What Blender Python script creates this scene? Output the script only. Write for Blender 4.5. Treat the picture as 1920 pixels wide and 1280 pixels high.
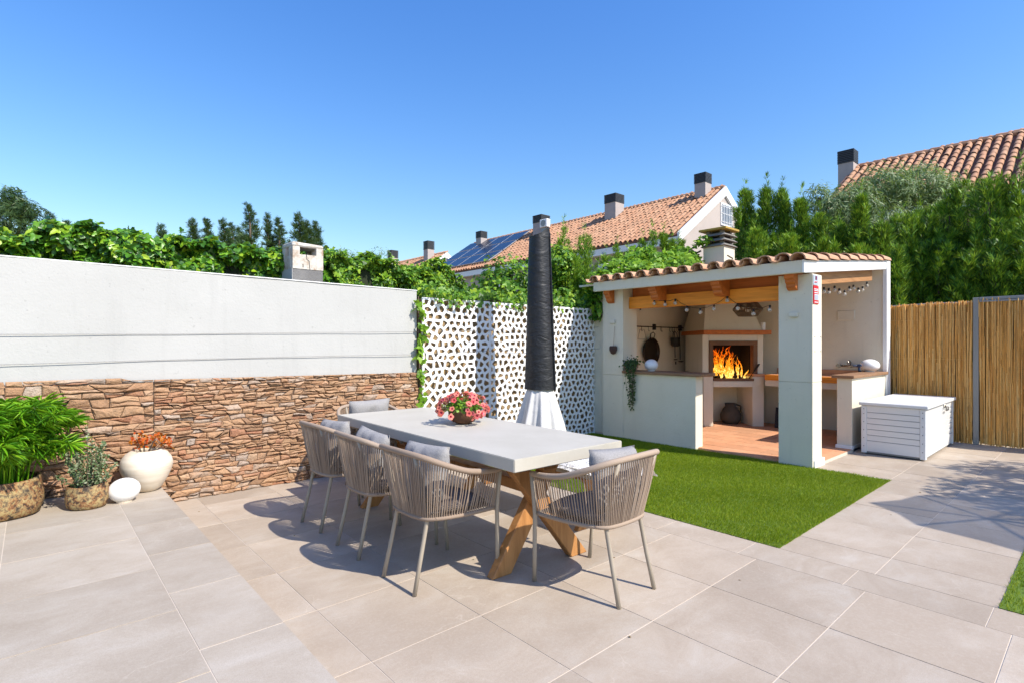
import bpy, bmesh, math, random
import numpy as np
from mathutils import Vector, Matrix
from mathutils.geometry import tessellate_polygon

random.seed(11)
rng = np.random.default_rng(11)
R = math.radians
sc = bpy.context.scene
for o in list(bpy.data.objects):
    bpy.data.objects.remove(o, do_unlink=True)
C = sc.collection

# ------------------------------------------------------------------ camera, world, sun, exposure
HL = 1.36                                   # eye height above the dining floor
A1 = math.atan2(1130, 1008.5)               # angle between the view and the X axis
FW = (math.cos(A1), math.sin(A1)); RT = (math.sin(A1), -math.cos(A1))
cam = bpy.data.cameras.new("camera"); camo = bpy.data.objects.new("camera", cam); C.objects.link(camo)
camo.location = (0, 0, HL); camo.rotation_euler = (R(90), 0, -math.atan2(FW[0], FW[1]))
cam.sensor_width = 36; cam.lens = 1008.5 / 1920 * 36; cam.shift_y = 5 / 1920
cam.clip_start = 0.05; cam.clip_end = 2000
sc.camera = camo
SUN = Vector((0.26, -0.95, 1.0)).normalized()
w = bpy.data.worlds.new("World"); sc.world = w; w.use_nodes = True
nt = w.node_tree; bg = nt.nodes["Background"]
sky = nt.nodes.new("ShaderNodeTexSky"); sky.sky_type = 'NISHITA'; sky.sun_disc = False
sky.sun_elevation = math.asin(SUN.z); sky.sun_rotation = math.atan2(SUN.x, SUN.y)
sky.altitude = 0; sky.air_density = 1.85; sky.dust_density = 0.8; sky.ozone_density = 8.0
hs = nt.nodes.new("ShaderNodeHueSaturation"); hs.inputs['Hue'].default_value = 0.516; hs.inputs['Saturation'].default_value = 1.24; nt.links.new(sky.outputs[0], hs.inputs['Color'])
nt.links.new(hs.outputs[0], bg.inputs[0]); bg.inputs[1].default_value = 0.15
sl = bpy.data.lights.new("sun", 'SUN'); sl.energy = 4.8; sl.angle = R(0.55); sl.color = (1.0, 0.925, 0.81)
slo = bpy.data.objects.new("sun", sl); C.objects.link(slo)
slo.rotation_euler = (-SUN).to_track_quat('-Z', 'Y').to_euler(); slo.location = (4, -8, 12)
sc.view_settings.view_transform = 'Standard'; sc.view_settings.look = 'None'
sc.view_settings.gamma = 1; sc.view_settings.exposure = 0.54; sc.view_settings.use_curve_mapping = False

# ------------------------------------------------------------------ helpers
def at(u, v, X=None, Y=None, Z=None, D=None):
    """a direction seen from the camera (photo pixels) carried to a real plane"""
    x = (u - 960) / 1008.5
    r = (FW[0] + RT[0] * x, FW[1] + RT[1] * x, -(v - 645) / 1008.5)
    t = D if D is not None else X / r[0] if X is not None else Y / r[1] if Y is not None else (Z - HL) / r[2]
    return Vector((r[0] * t, r[1] * t, HL + r[2] * t))

def tag(o, label=None, cat=None, group=None, kind=None):
    if label: o['label'] = label
    if cat: o['category'] = cat
    if group: o['group'] = group
    if kind: o['kind'] = kind
    return o

def thing(name, label, cat, loc=(0, 0, 0), rz=0, group=None):
    o = bpy.data.objects.new(name, None); C.objects.link(o)
    o.location = loc; o.rotation_euler = (0, 0, rz); o.empty_display_size = 0.1
    return tag(o, label, cat, group)

class MB:
    def __init__(s): s.v = []; s.f = []; s.m = []
    def add(s, vs, fs, mi=0):
        o = len(s.v); s.v += [tuple(p) for p in vs]; s.f += [tuple(i + o for i in f) for f in fs]; s.m += [mi] * len(fs)
        return s
    def box(s, x0, x1, y0, y1, z0, z1, mi=0):
        return s.add([(x0,y0,z0),(x1,y0,z0),(x1,y1,z0),(x0,y1,z0),(x0,y0,z1),(x1,y0,z1),(x1,y1,z1),(x0,y1,z1)],
                     [(3,2,1,0),(4,5,6,7),(0,1,5,4),(1,2,6,5),(2,3,7,6),(3,0,4,7)], mi)
    def hexa(s, p, mi=0):      # eight corners, bottom ring then top ring
        return s.add(p, [(3,2,1,0),(4,5,6,7),(0,1,5,4),(1,2,6,5),(2,3,7,6),(3,0,4,7)], mi)
    def prism(s, poly, d, mi=0):   # polygon (3d points) pushed along the vector d
        n = len(poly); a = [Vector(p) for p in poly]; b = [p + Vector(d) for p in a]
        return s.add(a + b, [tuple(range(n))[::-1], tuple(range(n, 2*n))] + [(i, (i+1) % n, n + (i+1) % n, n + i) for i in range(n)], mi)
    def tube(s, path, r, n=6, mi=0, cap=True, flat=1.0):
        P = [Vector(p) for p in path]; k = len(P); rs = r if isinstance(r, (list, tuple)) else [r] * k
        T = [((P[min(i+1, k-1)] - P[max(i-1, 0)]).normalized()) for i in range(k)]
        up = Vector((0, 0, 1)) if abs(T[0].z) < 0.9 else Vector((1, 0, 0))
        N = (up - T[0] * up.dot(T[0])).normalized(); vs = []
        for i in range(k):
            N = (N - T[i] * N.dot(T[i])).normalized(); B = T[i].cross(N)
            for j in range(n):
                a = 2 * math.pi * j / n
                vs.append(P[i] + (N * math.cos(a) + B * math.sin(a) * flat) * rs[i])
        fs = [(i*n + j, i*n + (j+1) % n, (i+1)*n + (j+1) % n, (i+1)*n + j) for i in range(k-1) for j in range(n)]
        if cap: fs += [tuple(range(n))[::-1], tuple((k-1)*n + j for j in range(n))]
        return s.add(vs, fs, mi)
    def bar(s, a, b, w, h, mi=0, up=(0, 0, 1)):   # rectangular bar a->b
        a = Vector(a); b = Vector(b); t = (b - a).normalized(); u = Vector(up); u = (u - t * u.dot(t)).normalized(); r = t.cross(u)
        q = [(-1,-1),(1,-1),(1,1),(-1,1)]
        return s.hexa([a + r*(x*w/2) + u*(y*h/2) for x, y in q] + [b + r*(x*w/2) + u*(y*h/2) for x, y in q], mi)
    def lathe(s, prof, n=24, c=(0,0,0), mi=0, wob=None, sx=1, sy=1):
        vs = []; k = len(prof)
        for i, (r, z) in enumerate(prof):
            for j in range(n):
                a = 2*math.pi*j/n; rr = r * (wob(a, z) if wob else 1)
                vs.append((c[0] + rr*math.cos(a)*sx, c[1] + rr*math.sin(a)*sy, c[2] + z))
        fs = [(i*n + j, i*n + (j+1) % n, (i+1)*n + (j+1) % n, (i+1)*n + j) for i in range(k-1) for j in range(n)]
        if prof[0][0] > 1e-4: fs.append(tuple(range(n))[::-1])
        if prof[-1][0] > 1e-4: fs.append(tuple((k-1)*n + j for j in range(n)))
        return s.add(vs, fs, mi)
    def sphere(s, c, r, n=16, m=10, sz=1.0, mi=0):
        return s.lathe([(max(1e-5, r*math.sin(math.pi*i/m)), -r*sz*math.cos(math.pi*i/m)) for i in range(m+1)], n, c, mi)
    def mesh(s, name, mats, smooth=False, bevel=0, seg=1):
        me = bpy.data.meshes.new(name); me.from_pydata(s.v, [], s.f)
        for m in (mats if isinstance(mats, (list, tuple)) else [mats]): me.materials.append(m)
        me.polygons.foreach_set("material_index", s.m)
        bm = bmesh.new(); bm.from_mesh(me)
        if bevel or smooth:
            bmesh.ops.remove_doubles(bm, verts=bm.verts, dist=1e-6)
        bmesh.ops.recalc_face_normals(bm, faces=bm.faces)
        if bevel:
            es = [e for e in bm.edges if len(e.link_faces) == 2 and e.calc_face_angle(0) > 0.6]
            bmesh.ops.bevel(bm, geom=es, offset=bevel, segments=seg, affect='EDGES', clamp_overlap=True)
        bm.to_mesh(me); bm.free()
        if smooth:
            me.shade_smooth()
            if smooth is not True: me.set_sharp_from_angle(angle=smooth)
        me.update(); return me

def put(name, me, parent=None, loc=None, rot=None, scale=None, label=None, kind=None):
    o = bpy.data.objects.new(name, me); C.objects.link(o)
    if parent is not None:
        o.parent = parent
        if loc is None: loc = (0, 0, 0)
    if loc is not None: o.location = loc
    if rot is not None: o.rotation_euler = rot
    if scale is not None: o.scale = scale
    if label: o['label'] = label
    if kind: o['kind'] = kind
    return o

def part(name, mb, mats, parent, smooth=False, bevel=0, label=None, kind=None, local=False, seg=1):
    """a mesh built in world coordinates under a thing (an unrotated Empty), or under a part of it"""
    me = mb.mesh(name, mats, smooth, bevel, seg)
    off = (0, 0, 0) if (local or parent is None or parent.parent is not None) else tuple(-c for c in parent.location)
    return put(name, me, parent, off, label=label, kind=kind)

def copy_tree(o, parent=None):
    c = o.copy(); C.objects.link(c); c.parent = parent
    for ch in list(o.children): copy_tree(ch, c)
    return c

def scatter(name, tv, tf, pos, rot, scl, mats, smooth=False):
    """one mesh of many copies of a small template (tf: equal-length faces)"""
    tv = np.asarray(tv, float); tf = np.asarray(tf, int); N = len(pos); nv = len(tv); k = tf.shape[1]
    scl = np.asarray(scl, float); scl = scl[:, None] if scl.ndim == 1 else scl
    v = tv[None] * scl[:, None, :] if scl.shape[1] == 3 else tv[None] * scl[:, :, None]
    v = np.einsum('nij,nkj->nki', rot, v) + np.asarray(pos)[:, None]
    f = (tf[None] + (np.arange(N) * nv)[:, None, None]).reshape(-1)
    me = bpy.data.meshes.new(name); me.vertices.add(N * nv); me.vertices.foreach_set("co", v.reshape(-1).astype(np.float32))
    nf = N * len(tf); me.loops.add(nf * k); me.loops.foreach_set("vertex_index", f.astype(np.int32))
    me.polygons.add(nf); me.polygons.foreach_set("loop_start", np.arange(0, nf * k, k, dtype=np.int32)); me.polygons.foreach_set("loop_total", np.full(nf, k, np.int32))
    for m in (mats if isinstance(mats, (list, tuple)) else [mats]): me.materials.append(m)
    if smooth: me.polygons.foreach_set("use_smooth", np.ones(nf, bool))
    me.update(calc_edges=True); me.validate(); return me

def frames(nrm, tan):
    """rotation matrices: template z -> nrm, template y -> tan (made square to nrm)"""
    n = nrm / np.linalg.norm(nrm, axis=1, keepdims=True)
    t = tan - n * np.sum(tan * n, axis=1, keepdims=True); t /= np.linalg.norm(t, axis=1, keepdims=True) + 1e-9
    x = np.cross(t, n); return np.stack([x, t, n], axis=2)

def rdir(N): 
    a = rng.normal(size=(N, 3)); return a / np.linalg.norm(a, axis=1, keepdims=True)

def catmull(P, n):
    P = [Vector(p) for p in P]; out = []; k = len(P) - 1
    for i in range(n):
        t = i / (n - 1) * k; j = min(int(t), k - 1); f = t - j
        a, b, c, d = P[max(j-1, 0)], P[j], P[j+1], P[min(j+2, k)]
        out.append(0.5 * ((2*b) + (c-a)*f + (2*a-5*b+4*c-d)*f*f + (3*b-a-3*c+d)*f**3))
    return out

def clip(poly, px, py, nx, ny):
    """keep the side of the line through (px,py) that (nx,ny) points away from"""
    out = []; n = len(poly)
    for i in range(n):
        a = poly[i]; b = poly[(i+1) % n]
        da = (a[0]-px)*nx + (a[1]-py)*ny; db = (b[0]-px)*nx + (b[1]-py)*ny
        if da <= 0: out.append(a)
        if (da < 0 < db) or (db < 0 < da):
            t = da / (da - db); out.append((a[0]+(b[0]-a[0])*t, a[1]+(b[1]-a[1])*t))
    return out

def voronoi(pts, x0, x1, y0, y1):
    P = np.array(pts); cells = []
    for i in range(len(P)):
        d = np.sum((P - P[i])**2, axis=1); idx = np.argsort(d)[1:22]
        poly = [(x0, y0), (x1, y0), (x1, y1), (x0, y1)]
        for j in idx:
            m = (P[i] + P[j]) / 2; n = P[j] - P[i]; poly = clip(poly, m[0], m[1], n[0], n[1])
            if len(poly) < 3: break
        cells.append(poly)
    return cells

def inset(poly, d):
    out = list(poly); n = len(poly)
    for i in range(n):
        a = poly[i]; b = poly[(i+1) % n]; ex, ey = b[0]-a[0], b[1]-a[1]; L = math.hypot(ex, ey)
        if L < 1e-7: continue
        nx, ny = ey / L, -ex / L
        out = clip(out, a[0] - nx*d, a[1] - ny*d, nx, ny)
        if len(out) < 3: return []
    return out

# ------------------------------------------------------------------ materials
def mat(name, col=(0.5,0.5,0.5), rough=0.6, metal=0.0, spec=0.5):
    m = bpy.data.materials.new(name); m.use_nodes = True; b = m.node_tree.nodes["Principled BSDF"]
    b.inputs['Base Color'].default_value = (*col, 1); b.inputs['Roughness'].default_value = rough
    b.inputs['Metallic'].default_value = metal; b.inputs['Specular IOR Level'].default_value = spec
    return m
def N_(m, t, **k):
    n = m.node_tree.nodes.new(t)
    for a, v in k.items(): setattr(n, a, v)
    return n
def L_(m, a, b): m.node_tree.links.new(a, b)
def B_(m): return m.node_tree.nodes["Principled BSDF"]
def vary(m):
    """random number that differs by object and by loose piece"""
    oi = N_(m, "ShaderNodeObjectInfo"); g = N_(m, "ShaderNodeNewGeometry"); a = N_(m, "ShaderNodeMath", operation='ADD'); f = N_(m, "ShaderNodeMath", operation='FRACT')
    L_(m, oi.outputs['Random'], a.inputs[0]); L_(m, g.outputs['Random Per Island'], a.inputs[1]); L_(m, a.outputs[0], f.inputs[0]); return f.outputs[0]
def ramp(m, fac, cols, inter='LINEAR'):
    r = N_(m, "ShaderNodeValToRGB"); r.color_ramp.interpolation = inter; e = r.color_ramp.elements
    while len(e) < len(cols): e.new(0.5)
    for el, (p, c) in zip(e, cols): el.position = p; el.color = (*c, 1)
    L_(m, fac, r.inputs[0]); return r.outputs[0]
def coords(m, kind='Position', shift=None, scale=(1,1,1)):
    if kind == 'Position': s = N_(m, "ShaderNodeNewGeometry").outputs['Position']
    else: s = N_(m, "ShaderNodeTexCoord").outputs[kind]
    mp = N_(m, "ShaderNodeMapping"); mp.inputs['Scale'].default_value = scale; L_(m, s, mp.inputs[0])
    if shift is not None:
        c = N_(m, "ShaderNodeCombineXYZ"); k = N_(m, "ShaderNodeMath", operation='MULTIPLY'); k.inputs[1].default_value = 37.0; L_(m, shift, k.inputs[0])
        for i in range(3): L_(m, k.outputs[0], c.inputs[i])
        L_(m, c.outputs[0], mp.inputs['Location'])
    return mp.outputs[0]
def noise(m, co, scale=5, detail=4, rough=0.55, dist=0.0):
    n = N_(m, "ShaderNodeTexNoise"); n.inputs['Scale'].default_value = scale; n.inputs['Detail'].default_value = detail
    n.inputs['Roughness'].default_value = rough; n.inputs['Distortion'].default_value = dist; L_(m, co, n.inputs['Vector']); return n.outputs['Fac']
def mix(m, fac, a, b, mode='MIX'):
    x = N_(m, "ShaderNodeMix", data_type='RGBA', blend_type=mode)
    for s, v in ((x.inputs[0], fac), (x.inputs[6], a), (x.inputs[7], b)):
        if hasattr(v, 'links') or hasattr(v, 'is_output'): L_(m, v, s)
        elif isinstance(v, (int, float)): s.default_value = v
        else: s.default_value = (*v, 1)
    return x.outputs[2]
def bump(m, h, strength=0.3, dist=0.01):
    b = N_(m, "ShaderNodeBump"); b.inputs['Strength'].default_value = strength; b.inputs['Distance'].default_value = dist
    L_(m, h, b.inputs['Height']); L_(m, b.outputs[0], B_(m).inputs['Normal']); return b
def base(m, c): L_(m, c, B_(m).inputs['Base Color'])

def m_plaster(name, a, b, sc_=6.0, bmp=0.25):
    m = mat(name, a, 0.9, spec=0.2); co = coords(m); n = noise(m, co, 1.3, 6, 0.6)
    base(m, ramp(m, n, [(0.32, b), (0.62, a)]))
    st = noise(m, coords(m, 'Position', None, (5, 5, 0.5)), 1.6, 5, 0.65); sp_ = noise(m, co, 26, 3, 0.7)
    c = B_(m).inputs['Base Color'].links[0].from_socket; c = mix(m, ramp(m, st, [(0.55, (0,0,0)), (0.8, (0.35,0.35,0.35))]), c, tuple(x*0.8 for x in b)); c = mix(m, ramp(m, sp_, [(0.66, (0,0,0)), (0.72, (0.5,0.5,0.5))]), c, tuple(x*0.7 for x in b)); base(m, c)
    n2 = noise(m, co, sc_ * 9, 4, 0.6); n3 = noise(m, co, 7, 4, 0.6); a_ = N_(m, "ShaderNodeMath", operation='MULTIPLY_ADD'); a_.inputs[1].default_value = 1.5; L_(m, n3, a_.inputs[0]); L_(m, n2, a_.inputs[2]); bump(m, a_.outputs[0], bmp, 0.008); return m
def m_leaf(name, cols, trans=0.35, rough=0.45, spec=0.35):
    m = mat(name, cols[1], rough, spec=spec); v = vary(m)
    k = len(cols); c = ramp(m, v, [(i / (k - 1), cc) for i, cc in enumerate(cols)]); base(m, c)
    t = N_(m, "ShaderNodeBsdfTranslucent"); x = N_(m, "ShaderNodeMixShader"); x.inputs[0].default_value = trans
    cc = mix(m, 0.6, c, (0.25, 0.34, 0.02)); L_(m, cc, t.inputs[0])
    out = m.node_tree.nodes["Material Output"]; L_(m, B_(m).outputs[0], x.inputs[1]); L_(m, t.outputs[0], x.inputs[2]); L_(m, x.outputs[0], out.inputs[0]); return m
def m_wood(name, a, b, axis=1, fine=1.0, rough=0.5):
    m = mat(name, a, rough, spec=0.3); s = [14*fine]*3; s[axis] = 1.1*fine
    v = vary(m); co = coords(m, 'Object', v, tuple(s)); n = noise(m, co, 1.6, 6, 0.65, 0.6); n2 = noise(m, co, 7, 3, 0.5)
    c = ramp(m, n, [(0.3, b), (0.5, a), (0.72, tuple(min(1, x*1.25) for x in a))]); base(m, mix(m, 0.25, c, ramp(m, n2, [(0.35, b), (0.6, a)]))); bump(m, n2, 0.15, 0.003); return m

M = {}
M['wall'] = m_plaster("white_render", (0.44, 0.44, 0.425), (0.415, 0.415, 0.40))
M['cream'] = m_plaster("cream_render", (0.71, 0.66, 0.54), (0.66, 0.61, 0.49), 5, 0.3)
M['tanwall'] = m_plaster("tan_render", (0.33, 0.235, 0.13), (0.28, 0.20, 0.11))
M['white'] = mat("white_paint", (0.80, 0.80, 0.79), 0.45)
M['lattice'] = mat("white_lattice_paint", (0.80, 0.80, 0.80), 0.5)
def _stone():
    m = mat("veneer_stone", (0.4,0.25,0.16), 0.88, spec=0.2); v = vary(m); co = coords(m, 'Position', v)
    c = ramp(m, v, [(0.0, (0.36,0.215,0.125)), (0.14, (0.46,0.29,0.17)), (0.28, (0.29,0.175,0.105)), (0.42, (0.41,0.235,0.135)), (0.55, (0.50,0.345,0.225)), (0.66, (0.36,0.165,0.095)), (0.76, (0.42,0.26,0.155)), (0.88, (0.36,0.29,0.235)), (1.0, (0.50,0.39,0.30))])
    n = noise(m, co, 9, 6, 0.65, 0.5); n2 = noise(m, co, 38, 5, 0.7)
    c = mix(m, ramp(m, n, [(0.42, (0,0,0)), (0.72, (0.7,0.7,0.7))]), c, (0.50,0.29,0.16)); c = mix(m, ramp(m, n2, [(0.50, (0,0,0)), (0.75, (0.55,0.55,0.55))]), c, (0.17,0.11,0.075))
    base(m, c); a = N_(m, "ShaderNodeMath", operation='ADD'); L_(m, n, a.inputs[0]); L_(m, n2, a.inputs[1]); bump(m, a.outputs[0], 1.0, 0.018); return m
M['stone'] = _stone()
M['mortar'] = mat("dark_mortar", (0.10, 0.07, 0.05), 0.95)
def _paver(name, a, b, c3):
    m = mat(name, a, 0.55, spec=0.35); v = vary(m); co = coords(m, 'Position', v, (1.0, 1.0, 1.0)); co2 = coords(m, 'Position', v, (0.9, 1.5, 1))
    n = noise(m, co2, 2.6, 9, 0.72, 0.6); n2 = noise(m, co, 60, 5, 0.7); n3 = noise(m, co, 1.6, 3, 0.5); n4 = noise(m, co, 300, 2, 0.7)
    c = ramp(m, n, [(0.33, b), (0.5, a), (0.66, c3)]); c = mix(m, ramp(m, n3, [(0.46, (0,0,0)), (0.62, (0.75,0.75,0.75))]), c, tuple(x*0.92 for x in b))
    c = mix(m, ramp(m, n2, [(0.45, (0,0,0)), (0.8, (0.5,0.5,0.5))]), c, c3); c = mix(m, ramp(m, n4, [(0.42, (0.35,0.35,0.35)), (0.6, (0,0,0))]), c, tuple(x*0.72 for x in b))
    ve = N_(m, "ShaderNodeTexVoronoi", feature='DISTANCE_TO_EDGE'); ve.inputs['Scale'].default_value = 2.3
    wn = N_(m, "ShaderNodeTexNoise"); wn.inputs['Scale'].default_value = 4; wn.inputs['Detail'].default_value = 5; L_(m, co, wn.inputs['Vector'])
    wm = mix(m, 0.35, co, wn.outputs['Color'], 'ADD'); L_(m, wm, ve.inputs['Vector'])
    vein = ramp(m, ve.outputs['Distance'], [(0.0, (0.22,0.22,0.22)), (0.010, (0,0,0))]); patch = ramp(m, noise(m, co, 2.7, 2), [(0.52, (0,0,0)), (0.62, (1,1,1))])
    vm = mix(m, 1.0, vein, patch, 'MULTIPLY'); c = mix(m, vm, c, tuple(min(0.75, x*1.35) for x in c3))
    hv = N_(m, "ShaderNodeHueSaturation"); L_(m, c, hv.inputs['Color']); mr = N_(m, "ShaderNodeMapRange"); mr.inputs[3].default_value = 0.90; mr.inputs[4].default_value = 1.07
    L_(m, v, mr.inputs[0]); L_(m, mr.outputs[0], hv.inputs['Value']); base(m, hv.outputs[0]); bump(m, n2, 0.12, 0.003)
    rr = ramp(m, n3, [(0.3, (0.5,0.5,0.5)), (0.7, (0.66,0.66,0.66))]); L_(m, rr, B_(m).inputs['Roughness']); return m
M['paver'] = _paver("beige_porcelain", (0.445,0.37,0.29), (0.385,0.31,0.235), (0.495,0.435,0.362))
M['paver_grey'] = _paver("grey_porcelain", (0.41,0.352,0.282), (0.36,0.30,0.232), (0.46,0.41,0.345))
M['grout'] = mat("pale_grout", (0.55, 0.48, 0.40), 0.9)
def _terr(name, a, b, v0=0.85):
    m = mat(name, a, 0.75, spec=0.25); v = vary(m); co = coords(m, 'Position', v); n = noise(m, co, 7, 5, 0.6)
    c = ramp(m, v, [(0, a), (0.35, b), (0.6, tuple(min(1, x*1.18) for x in a)), (0.8, tuple(x*0.8 for x in b)), (1, a)]); c = mix(m, ramp(m, n, [(0.4, (0,0,0)), (0.8, (0.6,0.6,0.6))]), c, tuple(x*0.62 for x in b)); base(m, c); bump(m, n, 0.2, 0.004); return m
M['terracotta'] = _terr("terracotta_floor", (0.56,0.27,0.145), (0.62,0.33,0.19))
M['rooftile'] = _terr("clay_roof_tile", (0.50,0.27,0.16), (0.58,0.35,0.22))
M['rooftile2'] = _terr("far_roof_tile", (0.40,0.205,0.115), (0.50,0.29,0.175))
M['teak'] = m_wood("teak", (0.40,0.19,0.065), (0.25,0.105,0.03), 2)
M['beam'] = m_wood("pine_beam", (0.80,0.29,0.032), (0.56,0.17,0.016), 1, 0.7)
M['beamx'] = m_wood("pine_beam_weathered", (0.42,0.22,0.10), (0.26,0.12,0.05), 0, 0.7)
M['redwood'] = m_wood("red_stained_pine", (0.52,0.15,0.03), (0.38,0.095,0.018), 1, 0.7)
M['darkwood'] = m_wood("aged_wood_top", (0.28,0.16,0.09), (0.16,0.09,0.05), 1, 0.9, 0.7)
def _conc():
    m = mat("pale_concrete", (0.62,0.60,0.55), 0.55, spec=0.3); co = coords(m, 'Object'); n = noise(m, co, 3, 7, 0.6); n2 = noise(m, co, 45, 4, 0.6)
    c = ramp(m, n, [(0.3, (0.43,0.40,0.335)), (0.6, (0.475,0.445,0.38))]); c = mix(m, ramp(m, n2, [(0.5, (0,0,0)), (0.8, (0.35,0.35,0.35))]), c, (0.50,0.48,0.44)); base(m, c); bump(m, n2, 0.06, 0.003); return m
M['concrete'] = _conc()
def _rope():
    m = mat("taupe_rope", (0.30,0.23,0.175), 0.85, spec=0.2); v = vary(m); base(m, ramp(m, v, [(0, (0.29,0.215,0.16)), (0.5, (0.355,0.275,0.21)), (1, (0.24,0.175,0.13))]))
    co = coords(m, 'Object'); wv = noise(m, co, 260, 2); bump(m, wv, 0.5, 0.003); return m
M['rope'] = _rope()
M['chairmetal'] = mat("beige_powder_coat", (0.34, 0.29, 0.225), 0.42, spec=0.4)
def _fab(name, a, sc_=220):
    m = mat(name, a, 0.95, spec=0.1); co = coords(m, 'Object'); n = noise(m, co, sc_, 2, 0.6); n2 = noise(m, co, 7, 4, 0.6)
    base(m, ramp(m, n, [(0.35, tuple(x*0.82 for x in a)), (0.65, tuple(min(1, x*1.12) for x in a))])); ad = N_(m, "ShaderNodeMath", operation='MULTIPLY_ADD'); ad.inputs[1].default_value = 6; L_(m, n2, ad.inputs[0]); L_(m, n, ad.inputs[2]); bump(m, ad.outputs[0], 0.35, 0.006); return m
M['cushion'] = _fab("grey_cushion_fabric", (0.29,0.28,0.275))
M['seatfab'] = _fab("taupe_seat_fabric", (0.20,0.17,0.155))
M['cover'] = mat("black_cover_fabric", (0.016, 0.017, 0.020), 0.55, spec=0.4)
def _cover():
    m = M['cover']; co = coords(m, 'Object', None, (1, 1, 2.2)); n = noise(m, co, 3.2, 4, 0.55, 1.0); n2 = noise(m, co, 9, 3, 0.5, 0.8); a = N_(m, "ShaderNodeMath", operation='MULTIPLY_ADD'); a.inputs[1].default_value = 0.35; L_(m, n2, a.inputs[0]); L_(m, n, a.inputs[2]); bump(m, a.outputs[0], 0.75, 0.03)
_cover()
M['canvas'] = _fab("off_white_canvas", (0.60,0.585,0.565), 300)
M['wool'] = _fab("white_sheepskin", (0.80,0.79,0.77), 90)
M['steel'] = mat("galvanised_steel", (0.27,0.27,0.27), 0.5, 0.6)
M['iron'] = mat("black_iron", (0.02,0.02,0.02), 0.5, 0.3)
M['chrome'] = mat("dull_chrome", (0.35,0.33,0.30), 0.25, 0.95)
M['blackmetal'] = mat("charcoal_cowl", (0.035,0.038,0.045), 0.55)
M['boxmetal'] = mat("white_box_metal", (0.70,0.71,0.71), 0.38, spec=0.5)
M['boxgap'] = mat("box_gap", (0.25,0.25,0.25), 0.7)
def _reed():
    m = mat("split_reed", (0.4,0.24,0.09), 0.6, spec=0.3); v = vary(m); co = coords(m, 'Position', v, (1, 1, 0.5)); n = noise(m, co, 14, 4, 0.6)
    c = ramp(m, v, [(0, (0.76,0.37,0.08)), (0.25, (0.86,0.48,0.14)), (0.45, (0.62,0.29,0.06)), (0.6, (0.80,0.42,0.11)), (0.85, (0.88,0.58,0.22)), (0.97, (0.66,0.36,0.10)), (1, (0.42,0.2,0.055))])
    base(m, mix(m, ramp(m, n, [(0.52, (0,0,0)), (0.72, (0.6,0.6,0.6))]), c, (0.26,0.14,0.05))); return m
M['reed'] = _reed()
def _pot():
    m = mat("rust_glaze_pot", (0.3,0.22,0.12), 0.8, spec=0.25); co = coords(m, 'Object'); n = noise(m, co, 11, 6, 0.7, 0.6); n2 = noise(m, co, 34, 6, 0.75, 0.5)
    c = ramp(m, n, [(0.38, (0.09,0.055,0.035)), (0.46, (0.27,0.12,0.05)), (0.53, (0.31,0.21,0.10)), (0.6, (0.12,0.09,0.06))]); c = mix(m, ramp(m, n2, [(0.52, (0,0,0)), (0.58, (0.85,0.85,0.85))]), c, (0.40,0.31,0.14)); c = mix(m, ramp(m, n2, [(0.43, (0.9,0.9,0.9)), (0.47, (0,0,0))]), c, (0.04,0.032,0.027)); base(m, c); bump(m, n2, 0.5, 0.01); return m
M['pot'] = _pot()
def _vase():
    m = mat("cream_stoneware", (0.68,0.60,0.48), 0.6, spec=0.3); co = coords(m, 'Object', None, (0.6, 0.6, 5)); n = noise(m, co, 6, 5, 0.6); base(m, ramp(m, n, [(0.35, (0.62,0.53,0.41)), (0.65, (0.72,0.65,0.54))])); bump(m, n, 0.15, 0.004); return m
M['vase'] = _vase()
def _egg():
    m = mat("speckled_white_ceramic", (0.80,0.79,0.77), 0.5); co = coords(m, 'Object'); v = N_(m, "ShaderNodeTexVoronoi"); v.inputs['Scale'].default_value = 75; L_(m, co, v.inputs['Vector'])
    base(m, ramp(m, v.outputs['Distance'], [(0.10, (0.33,0.28,0.23)), (0.2, (0.80,0.79,0.76))])); return m
M['egg'] = _egg()
M['globe'] = mat("white_globe_glass", (0.84,0.84,0.84), 0.3)
M['soil'] = mat("dark_soil", (0.03,0.022,0.016), 0.95)
M['bark'] = mat("bark", (0.12,0.085,0.06), 0.9)
M['ivy'] = m_leaf("ivy_leaf", [(0.015,0.06,0.010), (0.035,0.12,0.013), (0.06,0.19,0.016), (0.09,0.25,0.018), (0.17,0.37,0.02), (0.38,0.52,0.03)], 0.28, 0.36, 0.5)
M['shrub'] = m_leaf("shrub_leaf", [(0.03,0.09,0.012), (0.06,0.17,0.016), (0.11,0.26,0.02), (0.2,0.38,0.025), (0.34,0.48,0.03)], 0.34)
M['vine'] = m_leaf("vine_leaf", [(0.103,0.230,0.018), (0.184,0.380,0.028), (0.322,0.529,0.040)], 0.45)
M['conifer'] = m_leaf("conifer_spray", [(0.014,0.045,0.008), (0.035,0.105,0.012), (0.075,0.20,0.018), (0.16,0.34,0.025), (0.40,0.56,0.05)], 0.27)
M['conifer_b'] = m_leaf("bright_conifer_spray", [(0.03,0.085,0.010), (0.09,0.23,0.016), (0.2,0.40,0.025), (0.46,0.62,0.05)], 0.3)
M['cypress'] = m_leaf("cypress_spray", [(0.025,0.061,0.025), (0.044,0.094,0.033), (0.088,0.144,0.044)], 0.25)
M['olive'] = m_leaf("olive_leaf", [(0.115,0.196,0.081), (0.196,0.287,0.127), (0.322,0.402,0.218)], 0.35)
M['palm'] = m_leaf("palm_leaf", [(0.062,0.213,0.010), (0.106,0.338,0.013), (0.188,0.475,0.015), (0.325,0.575,0.025)], 0.42)
M['sage'] = m_leaf("variegated_leaf", [(0.05,0.10,0.035), (0.10,0.16,0.06), (0.35,0.38,0.25)], 0.2)
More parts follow.
